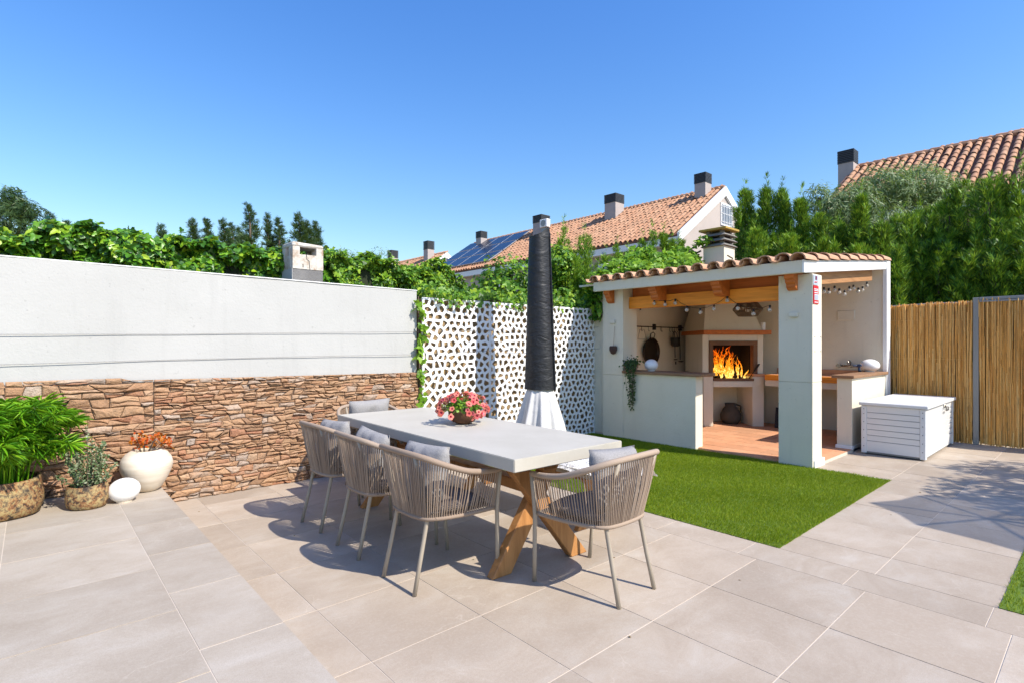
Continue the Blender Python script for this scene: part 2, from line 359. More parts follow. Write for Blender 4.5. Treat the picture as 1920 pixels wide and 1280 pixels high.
M['darkleaf'] = m_leaf("dark_trailing_leaf", [(0.02,0.05,0.015), (0.04,0.085,0.025), (0.08,0.15,0.035)], 0.2)
M['grass'] = m_leaf("turf_blade", [(0.121,0.209,0.003), (0.182,0.275,0.004), (0.242,0.330,0.007), (0.330,0.363,0.033)], 0.4, 0.55, 0.25)
M['orange'] = m_leaf("orange_bract", [(0.45,0.04,0.01), (0.55,0.11,0.012), (0.5,0.18,0.02)], 0.3)
M['petal'] = m_leaf("coral_petal", [(0.70,0.09,0.10), (0.80,0.2,0.16), (0.82,0.28,0.2), (0.78,0.13,0.2)], 0.35)
M['petalc'] = mat("crimson_throat", (0.30,0.004,0.03), 0.6)
M['petalr'] = mat("pale_petal_rim", (0.75,0.30,0.30), 0.6)
# ------------------------------------------------------------------ the ground
mb = MB().add([(-400,-400,-0.06),(400,-400,-0.06),(400,400,-0.06),(-400,400,-0.06)], [(0,1,2,3)])
ground_m = mat("dry_ground", (0.20,0.16,0.10), 0.95); tag(part('ground', mb, ground_m, None), kind='structure')

tile_unit = MB().box(-0.5,0.5,-0.5,0.5,-1,0)
tile_me = tile_unit.mesh('paving_tile', M['paver']); tile_me_grey = tile_unit.mesh('paving_tile_grey', M['paver_grey'])
def pave(parent, me, x0, x1, y0, y1, z, gx=0.002, gy=0.003):
    """one slab: gx is half the joint between neighbours along X, gy along Y"""
    if x1 - x0 < 0.03 or y1 - y0 < 0.03: return
    put('paving_tile', me, parent, ((x0+x1)/2, (y0+y1)/2, z + rng.normal(0, 0.0004)), None, (x1-x0-2*gx, y1-y0-2*gy, 0.012))

EDGE = 0.797; STEP = 0.185
# dining terrace: recessed grout bed, slabs as pieces
terrace = tag(part('terrace_floor', MB().box(0.6, 9.75, -4.2, 5.5, -0.05, -0.002), M['grout'], None), kind='structure')
XL = [0.80, 1.087, 1.680, 2.276, 2.855, 3.430]; YL = [-1.5, -0.88, -0.28, 0.32, 0.915, 1.515, 2.12, 2.72, 3.32, 3.915, 4.53, 5.13, 5.44]
for i in range(len(XL)-1):
    for j in range(len(YL)-1): pave(terrace, tile_me, XL[i], XL[i+1], YL[j], YL[j+1], 0)
yb = [-1.42, -0.81, -0.20, 0.415, 1.027, 1.64, 2.25, 2.86, 3.47, 4.08, 4.69, 5.3]
for j in range(len(yb)-1): pave(terrace, tile_me, 3.430, 3.722, yb[j], yb[j+1], 0, 0.0018, 0.0025)
XR = [3.722, 4.078, 4.672, 5.266, 5.86, 6.454, 6.90, 7.48, 8.07, 8.66, 9.25, 9.72]
for i in range(len(XR)-1):
    for (a, b) in ((0.40, 0.945), (0.945, 1.505)): pave(terrace, tile_me, XR[i], XR[i+1], a, b, 0)
    if XR[i] > 6.3:
        for (a, b) in ((1.505, 2.205), (-0.2, 0.40), (-0.8, -0.2), (-1.4, -0.8), (-2.0, -1.4)): pave(terrace, tile_me, XR[i], XR[i+1], a, b, 0)
# raised terrace the camera stands on
upper = tag(part('raised_terrace', MB().box(-4.2, EDGE-0.004, -4.2, 5.5, -0.05, STEP-0.002), M['grout'], None), kind='structure')
XU = [-1.94, -1.335, -0.73, -0.125, 0.481, EDGE]; YU = [-0.25, 0.355, 0.96, 1.563, 2.166, 2.766, 3.363, 3.967, 4.575, 5.18, 5.44]; YU2 = [-0.1, 0.51, 1.12, 1.74, 2.344, 2.97, 3.58, 4.22, 4.85, 5.44]
for i in range(len(XU)-1):
    ys = YU2 if i == 4 else YU
    for j in range(len(ys)-1): pave(upper, tile_me_grey, XU[i], XU[i+1], ys[j], ys[j+1], STEP, 0.0022, 0.0032)

# ------------------------------------------------------------------ lawns of artificial turf
turf_base = mat("turf_backing", (0.09, 0.15, 0.01), 0.95)
def lawn(x0, x1, y0, y1, dens, seed):
    g = np.random.default_rng(seed); N = int((x1-x0)*(y1-y0)*dens)
    p = np.stack([g.uniform(x0, x1, N), g.uniform(y0, y1, N), np.full(N, 0.004)], 1)
    clump = 0.5*np.sin(p[:,0]*9+1.7*np.sin(p[:,1]*7)) + 0.5*np.sin(p[:,1]*11+p[:,0]*4) + 0.6*np.sin(p[:,0]*23+p[:,1]*17)
    lean = np.stack([0.35+0.25*clump, -0.25+0.3*np.sin(p[:,0]*5+p[:,1]*3), np.full(N, 1.0)], 1) + g.normal(0, 0.42, (N, 3)) * [1, 1, 0.1]
    s = g.uniform(0.016, 0.026, N) * (1 + 0.12*clump)
    side = g.normal(size=(N, 3)) * [1, 1, 0]
    me = scatter('turf_blades', [(-0.085,0,0),(0.085,0,0),(0.0,1,0.25)], [(0,1,2)], p, frames(np.cross(lean, side), lean), s, M['grass'])
    return me
L1 = tag(part('lawn', MB().box(3.722, 6.40, 1.492, 5.46, -0.03, 0.004), turf_base, None), kind='structure')
tag(put('turf_grass', lawn(3.715, 6.40, 1.485, 5.42, 22000, 3)), 'short bright green artificial grass in front of the barbecue hut', 'grass', kind='stuff')
L2 = tag(part('lawn', MB().box(3.722, 6.2, -3.5, 0.397, -0.03, 0.004), turf_base, None), kind='structure')
tag(put('turf_grass', lawn(3.715, 5.6, -1.2, 0.40, 9000, 4)), 'strip of green artificial grass at the lower right edge of the photo', 'grass', kind='stuff')

# ------------------------------------------------------------------ boundary wall with stone veneer
WX0, WX1 = -2.6, 3.365
gw = thing('garden_wall', 'white rendered garden wall with brown stone veneer along its lower half', 'wall', (0.4, 5.55, 0))
mb = MB(); nseg = 60                                    # plaster, slightly uneven face and top
xs = [WX0 + (WX1-WX0)*i/nseg for i in range(nseg+1)]
zt = lambda x: 2.003 - 0.0065*x
rows = [0.0, 0.5, 1.0, 1.3, 1.65, 1.94, None]
vs = []; fs = []
for i, x in enumerate(xs):
    for k, z in enumerate(rows):
        zz = zt(x) if z is None else z
        vs.append((x, 5.45 + 0.004*math.sin(x*1.7+zz*2.1) + 0.002*math.sin(x*7+zz*5), zz))
    vs.append((x, 5.70, zt(x) + 0.006)); vs.append((x, 5.70, 0))
nr = len(rows) + 2
for i in range(nseg):
    for k in range(nr-1): a = i*nr+k; fs.append((a, a+nr, a+nr+1, a+1))
fs += [tuple(range(nr)), tuple(nseg*nr+k for k in range(nr))[::-1]]
mb.add(vs, fs); part('plaster_face', mb, M['wall'], gw, smooth=0.5)
part('coping', MB().hexa([(WX0,5.443,zt(WX0)),(WX1+.005,5.443,zt(WX1)),(WX1+.005,5.71,zt(WX1)),(WX0,5.71,zt(WX0)),(WX0,5.443,zt(WX0)+.008),(WX1+.005,5.443,zt(WX1)+.008),(WX1+.005,5.71,zt(WX1)+.008),(WX0,5.71,zt(WX0)+.008)]), M['white'], gw)
part('mortar_bed', MB().box(WX0, WX1-0.002, 5.425, 5.449, 0, 1.035), M['mortar'], gw)
def ztop(x): return 1.088 if x < 0.55 else 1.068 - (x-0.55)*0.011
stones = []
def make_stones():
    g = random.Random(5)
    def course(x0, x1, zlo, zhi, hmin, hmax, lmin, lmax):
        z = zlo; lo = [(x, zlo) for x in np.arange(x0, x1+0.3, 0.06)]
        lof = lambda x: 0.0
        def mk(basez):
            ks = {}
            def f(x):
                i = math.floor(x/0.07); t = x/0.07 - i
                for q in (i, i+1):
                    if q not in ks: ks[q] = g.gauss(0, 0.0065)
                return basez + ks[i]*(1-t) + ks[i+1]*t
            return f
        lof = lambda x: zlo
        while z < zhi - hmin*0.6:
            h = g.uniform(hmin, hmax); z2 = z + h
            if zhi - z2 < hmin*0.8: z2 = zhi
            hif = (lambda x: ztop(x) - 0.002) if z2 >= zhi else mk(z2)
            x = x0; sl0 = 0.0
            while x < x1 - 0.02:
                ln = g.uniform(lmin, lmax) * (0.65 + 7*h) ; xe = x + ln
                if x1 - xe < lmin*0.6: xe = x1
                sl1 = g.gauss(0, 0.004) if xe >= x1 else g.choice((-1,1))*(g.uniform(.0,.010) if g.random() < .5 else g.uniform(.01,.036))*min(1.4, h/.045)
                n = max(2, int((xe-x)/0.045))
                bot = [(x + (xe-x)*i/n - (sl0 if i == 0 else sl1 if i == n else 0), lof(x + (xe-x)*i/n)) for i in range(n+1)]
                top = [(x + (xe-x)*i/n + (sl0 if i == 0 else sl1 if i == n else 0), hif(x + (xe-x)*i/n)) for i in range(n+1)]
                poly = bot + top[::-1]; r = g.random()
                if h > 0.034 and ln > 0.08 and r < 0.55:      # split along a slanting line
                    a = g.uniform(0.12, 0.85); b = 1-a + g.uniform(-.25,.25) if g.random() < .6 else a + g.uniform(-.2,.2); b = min(.88, max(.12, b)); L0 = bot[0][1] + (top[0][1]-bot[0][1])*a; L1 = bot[-1][1] + (top[-1][1]-bot[-1][1])*b
                    mid = [(x + (xe-x)*i/n, L0 + (L1-L0)*i/n + (g.gauss(0, .005) if 0 < i < n else 0)) for i in range(n+1)]
                    stones.append(bot + mid[::-1]); stones.append(mid + top[::-1])
                elif r > 0.86 and ln > 0.13:                  # a corner stone
                    k = n//2; stones.append(bot[:k+1] + [top[k]] + top[:k][::-1]); stones.append(bot[k:] + top[k:][::-1])
                else: stones.append(poly)
                x = xe; sl0 = sl1
            lof = hif; z = z2
    course(WX0+0.5, -0.15, 0.185, 1.088, 0.045, 0.085, 0.08, 0.2)
    course(-0.148, 0.768, 0.0, 1.085, 0.036, 0.085, 0.08, 0.19)
    course(0.77, WX1-0.002, 0.0, 1.05, 0.026, 0.060, 0.055, 0.15)
make_stones()
def stone_mesh(poly, g):
    p = inset_simple(poly, 0.0022)
    if p is None: return None
    cx = sum(a for a, b in p)/len(p); cz = sum(b for a, b in p)/len(p); n = len(p)
    d = g.uniform(0.012, 0.040); tx = g.gauss(0, 0.09); tz = g.gauss(0.03, 0.15)
    W = max(a for a, b in p) - min(a for a, b in p); H = max(b for a, b in p) - min(b for a, b in p)
    ky = min(0.011, W*0.09); kz = min(0.010, H*0.2)
    vs = [(a, 5.43, b) for a, b in p]
    dep = lambda a, b: d + tx*(a-cx) + tz*(b-cz)
    vs += [(a, 5.43 - max(0.008, dep(a,b)*0.7 + g.gauss(0, .0018)), b) for a, b in p]
    def tow(a, b, sx, sz): return (a + (cx-a)/max(abs(cx-a), 1e-4)*min(abs(cx-a)*0.5, sx), b + (cz-b)/max(abs(cz-b), 1e-4)*min(abs(cz-b)*0.6, sz))
    ring = [tow(a, b, ky, kz) for a, b in p]
    vs += [(a, 5.43 - max(0.010, dep(a,b) + g.gauss(0, .0022)), b) for a, b in ring]
    vs.append((cx + g.gauss(0, W*0.08), 5.43 - d - g.uniform(0, .007), cz))
    fs = [(i, (i+1)%n, n+(i+1)%n, n+i) for i in range(n)] + [(n+i, n+(i+1)%n, 2*n+(i+1)%n, 2*n+i) for i in range(n)] + [(2*n+i, 2*n+(i+1)%n, 3*n) for i in range(n)]
    return vs, fs
def inset_simple(poly, d):
    n = len(poly); out = []
    A = sum(poly[i][0]*poly[(i+1)%n][1]-poly[(i+1)%n][0]*poly[i][1] for i in range(n))
    if abs(A) < 2.4e-3*0.4: return None
    s = 1 if A > 0 else -1
    for i in range(n):
        a = poly[i-1]; b = poly[i]; c = poly[(i+1)%n]
        e1 = Vector((b[0]-a[0], b[1]-a[1])); e2 = Vector((c[0]-b[0], c[1]-b[1]))
        if e1.length < 1e-5 or e2.length < 1e-5: out.append(b); continue
        n1 = Vector((-e1.y, e1.x)).normalized()*s; n2 = Vector((-e2.y, e2.x)).normalized()*s; m = n1 + n2
        if m.length < 0.3: m = n1
        m = m.normalized(); k = d / max(0.5, m.dot(n1)); out.append((b[0]+m.x*k, b[1]+m.y*k))
    return out
_g = random.Random(9); sm = []
for p in stones:
    if max(b for a, b in p) < 0.02: continue
    r = stone_mesh(p, _g)
    if r: 
        ar = (max(a for a, b in p)-min(a for a, b in p))*(max(b for a, b in p)-min(b for a, b in p)); cx = sum(a for a, b in p)/len(p); cz = sum(b for a, b in p)/len(p)
        vis = -0.2 < cx < 3.4 and not (cx < 0.45 and cz < 0.75) and not (1.9 < cx < 3.4 and cz < 0.5)
        sm.append((ar + (10 if vis else 0), r))
sm.sort(key=lambda t: -t[0]); rest = MB()
for k, (ar, (vs, fs)) in enumerate(sm):
    if k < 290: part('stone', MB().add(vs, fs), M['stone'], gw)
    else: rest.add(vs, fs)
part('small_stones', rest, M['stone'], gw, kind='stuff')

# two thin wires stretched along the wall and across the lattice
for (za, zb, zc, lab) in ((1.43, 1.503, 1.62, 'upper of two thin grey wires stretched along the white wall'), (1.211, 1.241, 1.29, 'lower of two thin grey wires stretched just above the stone veneer')):
    pts = [(-2.6, 5.435, za - 0.05), (-0.175, 5.435, za), (0.9, 5.437, za + 0.016), (2.2, 5.435, (za+zb)/2 + 0.012), (3.34, 5.43, zb), (4.9, 5.31, zb + 0.05), (6.55, 5.24, zc)]
    tag(put('wire', MB().tube(pts, 0.0026, 5).mesh('wire', M['steel'], True)), lab, 'wire', 'wires along the wall')

# backing wall behind the lattice
bwall = thing('backing_wall', 'ochre rendered wall showing through the holes of the white lattice', 'wall', (5, 5.55, 0))
part('wall_face', MB().box(3.44, 9.5, 5.475, 5.62, 0, 1.90), M['tanwall'], bwall)

# ------------------------------------------------------------------ white lattice screen (two panels, real openings)
lat = thing('lattice_screen', 'white perforated garden screen with pebble shaped holes between wall and hut', 'screen', (5.0, 5.36, 0))
lat.rotation_euler = (0, 0, 0)
def lattice(x0, x1, z0, z1, seed, ya, yb):
    g = random.Random(seed); pts = []; dx = 0.094; dz = 0.079; nx = int((x1-x0)/dx); nz = int((z1-z0)/dz)
    for j in range(nz):
        for i in range(nx):
            pts.append((x0 + (i + 0.5 + (0.25 if j % 2 else -0.25) + g.uniform(-.33,.33))*(x1-x0)/nx, z0 + (j + 0.5 + g.uniform(-.3,.3))*(z1-z0)/nz))
    pts = [(min(max(a, x0+.012), x1-.012), min(max(b, z0+.012), z1-.012)) for a, b in pts]
    Y = lambda x: ya + (yb-ya)*(x-x0)/(x1-x0)
    out = MB(); t = 0.012
    for cell in voronoi(pts, x0, x1, z0, z1):
        if len(cell) < 3: continue
        h = inset(cell, g.uniform(0.0140, 0.0172)); n = len(cell)
        hh = []
        if len(h) >= 3:
            for i in range(len(h)):
                a, b, c = h[i-1], h[i], h[(i+1)%len(h)]
                l1 = math.hypot(a[0]-b[0], a[1]-b[1]); l2 = math.hypot(c[0]-b[0], c[1]-b[1]); k1 = min(0.4, 0.004/max(l1,1e-6)); k2 = min(0.4, 0.004/max(l2,1e-6))
                hh.append((b[0]+(a[0]-b[0])*k1, b[1]+(a[1]-b[1])*k1)); hh.append((b[0]+(c[0]-b[0])*k2, b[1]+(c[1]-b[1])*k2))
            ar = abs(sum(hh[i][0]*hh[(i+1)%len(hh)][1]-hh[(i+1)%len(hh)][0]*hh[i][1] for i in range(len(hh))))/2
            if ar < 3e-4: hh = []
        loops = [[Vector((a, b, 0)) for a, b in cell]] + ([[Vector((a, b, 0)) for a, b in hh]] if hh else [])
        allp = cell + hh; tri = tessellate_polygon(loops)
        m = len(allp); vs = [(a, Y(a), b) for a, b in allp] + [(a, Y(a)+t, b) for a, b in allp]
        fs = [tuple(q) for q in tri] + [tuple(m+i for i in q)[::-1] for q in tri]
        fs += [(n+i, n+(i+1)%len(hh), m+n+(i+1)%len(hh), m+n+i) for i in range(len(hh))]
        out.add(vs, fs)
    return out
YA, YB = 5.395, 5.315
ym = YA + (YB-YA)*(4.405-3.41)/(6.78-3.41)
for (x0, x1, sd, za, zb, yy) in ((3.41, 4.416, 21, 0.0, 1.905, (YA, ym)), (4.4165, 6.78, 22, 0.0, 1.897, (ym-0.003, YB))):
    o = part('panel', lattice(x0+(0.012 if x0 < 4 else 0), x1-(0.012 if x0 > 4 else 0), za+0.012, zb-0.012, sd, *yy), M['lattice'], lat)
    f = MB(); Yf = lambda x: yy[0] + (yy[1]-yy[0])*(x-x0)/(x1-x0)
    for (a, b, c, d) in ([(x0, x0+0.0125, za, zb)] if x0 < 4 else [(x1-0.0125, x1, za, zb)]): f.box(a, b, Yf(a)-0.002, Yf(a)+0.016, c, d)
    for (c, d) in ((za, za+0.0125), (zb-0.0125, zb)): f.hexa([(x0+.0125,Yf(x0)-.002,c),(x1-.0125,Yf(x1)-.002,c),(x1-.0125,Yf(x1)+.016,c),(x0+.0125,Yf(x0)+.016,c),(x0+.0125,Yf(x0)-.002,d),(x1-.0125,Yf(x1)-.002,d),(x1-.0125,Yf(x1)+.016,d),(x0+.0125,Yf(x0)+.016,d)])
    part('frame', f, M['lattice'], lat)

# ------------------------------------------------------------------ reed fence and gate on the right
def reeds(y0, y1, x, z0, ztopf, seed):
    g = np.random.default_rng(seed); n = int((y1-y0)/0.0085)*3
    y = g.uniform(y0, y1, n); xx = x + g.uniform(-0.012, 0.010, n); h = ztopf(y) + g.normal(0, 0.009, n) - z0 + (g.random(n) < .05)*g.uniform(-.4, -.1, n); zz = z0 + g.uniform(-0.02, 0.03, n)*0.6
    r = g.uniform(0.0032, 0.0068, n)
    tv = []; K = 5
    for k in range(2):
        for j in range(K): a = 2*math.pi*j/K; tv.append((math.cos(a), math.sin(a), k))
    tf = [(j, (j+1)%K, K+(j+1)%K, K+j) for j in range(K)]
    axis = np.stack([g.normal(0, .006, n), g.normal(0, .010, n), np.ones(n)], 1)
    tan = np.tile(np.array([[0.0, 1, 0]]), (n, 1)); rot = frames(axis, tan)
    # break each reed into two lengths so that the colour changes along the fence height
    K4 = 5; f_ = np.sort(g.random((n, K4-1)), axis=1); f_ = np.hstack([np.zeros((n,1)), f_, np.ones((n,1))]); P0 = np.stack([xx, y, zz], 1)
    pos = []; scl = []
    for q in range(K4):
        j = g.normal(0, .0022, (n, 3)); j[:,2] = 0; pos.append(P0 + axis*(h*f_[:,q])[:,None] + j); rr = r*g.uniform(.85, 1.12, n); scl.append(np.stack([rr, rr, h*(f_[:,q+1]-f_[:,q]) + .012], 1))
    pos = np.vstack(pos); scl = np.vstack(scl); rot = np.tile(rot, (K4,1,1))
    return scatter('reeds', tv, tf, pos, rot, scl, M['reed'])
FX = 9.60
fence = thing('reed_fence', 'golden reed screen fence between the hut and the metal framed gate', 'fence', (FX, 1.8, 0))
put('reeds', reeds(1.305, 2.42, FX, 0.0, lambda y: 1.905 + 0.018*(2.3-y) + 0.006*np.sin(y*19), 31), fence, (-FX, -1.8, 0), kind='stuff')
f = MB()
for z in (0.12, 0.62, 1.15, 1.70): f.tube([(FX-0.019, 1.30, z), (FX-0.019, 2.42, z+.004)], 0.0016, 4)
part('binding_wire', f, M['reed'], fence, kind='stuff')
part('backing_mesh', MB().box(FX+0.012, FX+0.03, 1.305, 2.42, 0.01, 1.87), mat("fence_backing", (0.16,0.10,0.045), 0.9), fence)
part('top_wire_edge', MB().tube([(FX+0.05, 1.3, 1.925), (FX+0.05, 1.7, 1.93), (FX+0.05, 2.42, 1.915)], 0.018, 6), M['steel'], fence)
gate = thing('reed_gate', 'reed covered gate with grey galvanised steel frame beside the reed fence', 'gate', (FX, 0.7, 0))
put('reeds', reeds(-0.6, 1.215, FX-0.005, 0.015, lambda y: 1.925 + 0.012*np.sin(y*7), 32), gate, (-FX, -0.7, 0), kind='stuff')
part('backing_mesh', MB().box(FX+0.012, FX+0.03, -0.6, 1.22, 0.02, 1.9), mat("gate_backing", (0.16,0.10,0.045), 0.9), gate)
part('post', MB().box(FX-0.02, FX+0.03, 1.228, 1.29, 0.0, 1.99), M['steel'], gate, bevel=0.004)
part('top_rail', MB().box(FX-0.02, FX+0.04, -0.6, 1.226, 1.952, 1.992), M['steel'], gate, bevel=0.004)
part('top_rail', MB().box(FX-0.03, FX-0.005, -0.6, 1.222, 1.925, 1.948), M['steel'], gate, bevel=0.003)
# ------------------------------------------------------------------ barbecue hut
hut = thing('barbecue_hut', 'open cream barbecue hut with clay tile roof, two pillars and a serving counter', 'barbecue hut', (7.8, 3.7, 0))
W = M['cream']
def hp(name, mb, m, **k): return part(name, mb, m, hut, **k)
# floor of clay tiles
hf = hp('hut_floor', MB().box(6.44, 9.3, 2.212, 5.3, -0.03, 0.026), M['grout'])
tu = MB().box(-.5,.5,-.5,.5,-1,0).mesh('floor_tile', M['terracotta'])
for i in range(11):
    y = 2.215
    k = 0
    off = 0.14 if i % 2 else 0.0
    while y < 5.25:
        w_ = 0.28 - (off if k == 0 else 0); x0 = 6.44 + i*0.26; x1 = min(x0+0.26, 9.3)
        if not (x0 > 8.45 and y > 4.5): put('floor_tile', tu, hf, ((x0+x1)/2, y+w_/2, 0.030 + random.gauss(0, .0006)), None, (x1-x0-0.006, w_-0.006, 0.01))
        y += w_; k += 1
hp('threshold', MB().box(6.425, 6.4395, 2.56, 3.58, -0.02, 0.0285), M['terracotta'])
# walls and pillars (a shallow groove runs round them at counter height)
hp('pillar', MB().box(6.37, 6.71, 4.73, 5.10, 0, 0.912).box(6.37, 6.71, 4.73, 5.10, 0.918, 2.30).box(6.374, 6.706, 4.734, 5.096, 0.912, 0.918), W, bevel=0.004)
pc = hp('pillar', MB().box(6.37, 6.645, 2.20, 2.56, 0.0, 0.938).box(6.37, 6.645, 2.20, 2.56, 0.943, 2.13).box(6.374, 6.641, 2.204, 2.556, 0.938, 0.943), W, bevel=0.004)
hp('plinth', MB().box(6.40, 6.70, 2.185, 2.199, 0, 0.085).box(6.646, 6.70, 2.199, 2.56, 0, 0.085), M['white'], bevel=0.003)
hp('counter_wall', MB().box(6.372, 6.55, 3.59, 4.729, 0, 0.945), W, bevel=0.004)
hp('counter_top', MB().box(6.335, 6.72, 3.50, 4.729, 0.947, 0.985), M['darkwood'], bevel=0.005)
hp('left_wall', MB().box(6.712, 9.5, 5.30, 5.47, 0, 2.62), W)
hp('front_return', MB().box(6.45, 6.711, 5.101, 5.47, 0, 2.2), W)
hp('back_wall', MB().box(9.30, 9.44, 2.262, 5.299, 0, 2.56), W)
hp('end_pillar', MB().box(9.28, 9.46, 2.205, 2.26, 0, 2.62), M['white'], bevel=0.003)
hp('low_wall', MB().box(7.79, 9.299, 2.225, 2.40, 0, 0.925), W, bevel=0.004)
hp('low_wall_base', MB().box(7.76, 7.788, 2.215, 2.41, 0, 0.07).box(7.79, 9.27, 2.212, 2.2235, 0, 0.07), M['white'], bevel=0.003)
hp('low_wall_top', MB().box(7.74, 9.298, 2.19, 2.45, 0.927, 0.965), M['darkwood'], bevel=0.005)
# roof: sloping up to the back
S = 0.104
zr = lambda x: 2.255 + S*(x-6.2)
hp('fascia', MB().box(6.17, 6.235, 2.235, 5.115, 2.128, 2.262), W, bevel=0.004)
hp('side_fascia', MB().hexa([(6.236,2.215,2.128),(9.47,2.215,2.128+S*3.24),(9.47,2.30,2.128+S*3.24),(6.236,2.30,2.128),(6.236,2.215,2.262),(9.47,2.215,2.262+S*3.24),(9.47,2.30,2.262+S*3.24),(6.236,2.30,2.262)]), M['white'], bevel=0.003)
hp('fascia_end', MB().box(6.17, 6.2355, 2.215, 2.2345, 2.128, 2.2625), M['white'])
hp('roof_deck', MB().hexa([(6.24,2.301,2.222),(9.45,2.301,2.222+S*3.21),(9.45,5.45,2.222+S*3.21),(6.24,5.45,2.222),(6.24,2.301,2.25),(9.45,2.301,2.25+S*3.21),(9.45,5.45,2.25+S*3.21),(6.24,5.45,2.25)]), W)
hp('beam', MB().box(6.51, 6.62, 2.561, 4.729, 1.872, 2.04), M['beam'], bevel=0.004)
hp('upper_board', MB().box(6.60, 6.66, 2.561, 4.729, 2.0415, 2.222), M['redwood'], bevel=0.003)
hp('side_beam', MB().hexa([(6.646,2.305,2.03),(8.95,2.305,2.262),(8.95,2.40,2.262),(6.646,2.40,2.03),(6.646,2.305,2.195),(8.95,2.305,2.425),(8.95,2.40,2.425),(6.646,2.40,2.195)]), M['beamx'], bevel=0.004)
hp('back_beam', MB().box(7.75, 7.85, 2.41, 5.29, 2.22, 2.34), M['beam'], bevel=0.004)
for yc, wd in ((4.93, 0.10), (4.16, 0.115), (3.26, 0.115), (2.40, 0.10)):       # rafter tails, stepped profile
    x0 = 6.237; b = MB(); x1 = 6.369 if yc > 4.7 or yc < 2.6 else 6.508
    prof = [(x0, 2.127), (x0, 2.085), (x0+.03, 2.07), (x0+.03, 2.045), (x0+.06, 2.02), (x0+.06, 1.99), (x0+.10, 1.96), (x1, 1.955), (x1, 2.22), (x0+0.004, 2.22)]
    b.prism([(x, yc-wd/2, z) for x, z in prof], (0, wd, 0)); hp('rafter_tail', b, M['redwood'], bevel=0.002)
for yc in (4.5, 3.9, 3.3, 2.75):
    hp('rafter', MB().hexa([(6.67,yc-.045,2.12),(9.29,yc-.045,2.12+S*2.62),(9.29,yc+.045,2.12+S*2.62),(6.67,yc+.045,2.12),(6.67,yc-.045,2.228),(9.29,yc-.045,2.228+S*2.62),(9.29,yc+.045,2.228+S*2.62),(6.67,yc+.045,2.228)]), M['redwood'])
# clay tiles: rows of channel tiles with cover tiles lapped over them
def arc_tile(r0, r1, L, up, th=0.013, n=8):
    mb = MB(); vs = []
    for (x, r) in ((0, r0), (L, r1)):
        for q in (0, -th):
            for k in range(n+1):
                a = math.pi*k/n; vs.append((x, (r+q)*math.cos(a), (r+q)*math.sin(a)*up*0.92))
    m = n+1; fs = []
    for k in range(n):
        fs += [(k, k+1, 2*m+k+1, 2*m+k), (m+k, m+k+1, 3*m+k+1, 3*m+k), (k, k+1, m+k+1, m+k), (2*m+k, 2*m+k+1, 3*m+k+1, 3*m+k)]
    fs += [(0, m, 3*m, 2*m), (n, m+n, 3*m+n, 2*m+n)]
    return mb.add(vs, fs)
cov = arc_tile(0.086, 0.070, 0.43, 1).mesh('roof_tile', M['rooftile'], 0.6); pan = arc_tile(0.072, 0.086, 0.43, -1).mesh('roof_tile_channel', M['rooftile'], 0.6)
sa = math.atan(S); ny = 14; pitch = (5.13-2.27)/ny
for j in range(ny):
    for r in range(9):
        x = 6.115 + r*0.365; y = 2.325 + (j+0.5)*pitch - 0.02
        z0 = zr(x) + 0.012
        if r < 9: put('roof_tile', cov, hut, (x + random.gauss(0,.006) - 7.8, y + random.gauss(0,.004) - 3.7, z0 + 0.018 + random.gauss(0,.003)), (random.gauss(0,.012), -sa + 0.045, random.gauss(0,.012)))
        if (r < 3 or j < 2): put('roof_tile', pan, hut, (x + 0.015 - 7.8, y + pitch/2 - 3.7, z0 + 0.062), (0, -sa + 0.045, random.gauss(0,.01)))
for r in range(9):   # verge tiles along the sunny side
    x = 6.115 + r*0.365
    put('roof_tile', cov, hut, (x - 7.8, 2.262 - 3.7, zr(x) + 0.02 + random.gauss(0,.002)), (0.0, -sa + 0.05, 0))
# chimney with stacked concrete louvres
ch = hp('chimney', MB().box(8.50, 8.87, 4.28, 4.65, 2.35, 2.985), W, bevel=0.004)
lv = m_plaster("grey_cast_concrete", (0.27,0.255,0.23), (0.19,0.18,0.165)); yl = mat("lichen_slab", (0.40,0.27,0.06), 0.9)
cx, cy = 8.685, 4.465
def frus(z0, z1, a, b): return MB().hexa([(cx-a,cy-a,z0),(cx+a,cy-a,z0),(cx+a,cy+a,z0),(cx-a,cy+a,z0),(cx-b,cy-b,z1),(cx+b,cy-b,z1),(cx+b,cy+b,z1),(cx-b,cy+b,z1)])
for k in range(3): part('louvre', frus(2.987+k*0.085, 3.037+k*0.085, 0.225, 0.165), lv, ch, bevel=0.003)
core = MB()
for sx in (-1, 1):
    for sy in (-1, 1): core.box(cx+sx*0.12-.03, cx+sx*0.12+.03, cy+sy*0.12-.03, cy+sy*0.12+.03, 3.03, 3.25)
part('louvre_posts', core, lv, ch)
part('flue_core', MB().box(cx-.075, cx+.075, cy-.075, cy+.075, 3.03, 3.24), M['blackmetal'], ch)
part('cap_slab', MB().box(cx-.24, cx+.24, cy-.24, cy+.24, 3.25, 3.285), yl, ch, bevel=0.004)
part('conduit', MB().tube([(8.80,4.272,2.38),(8.80,4.272,2.70),(8.78,4.272,2.80),(8.6,4.272,2.83)], 0.006, 5), M['blackmetal'], ch)

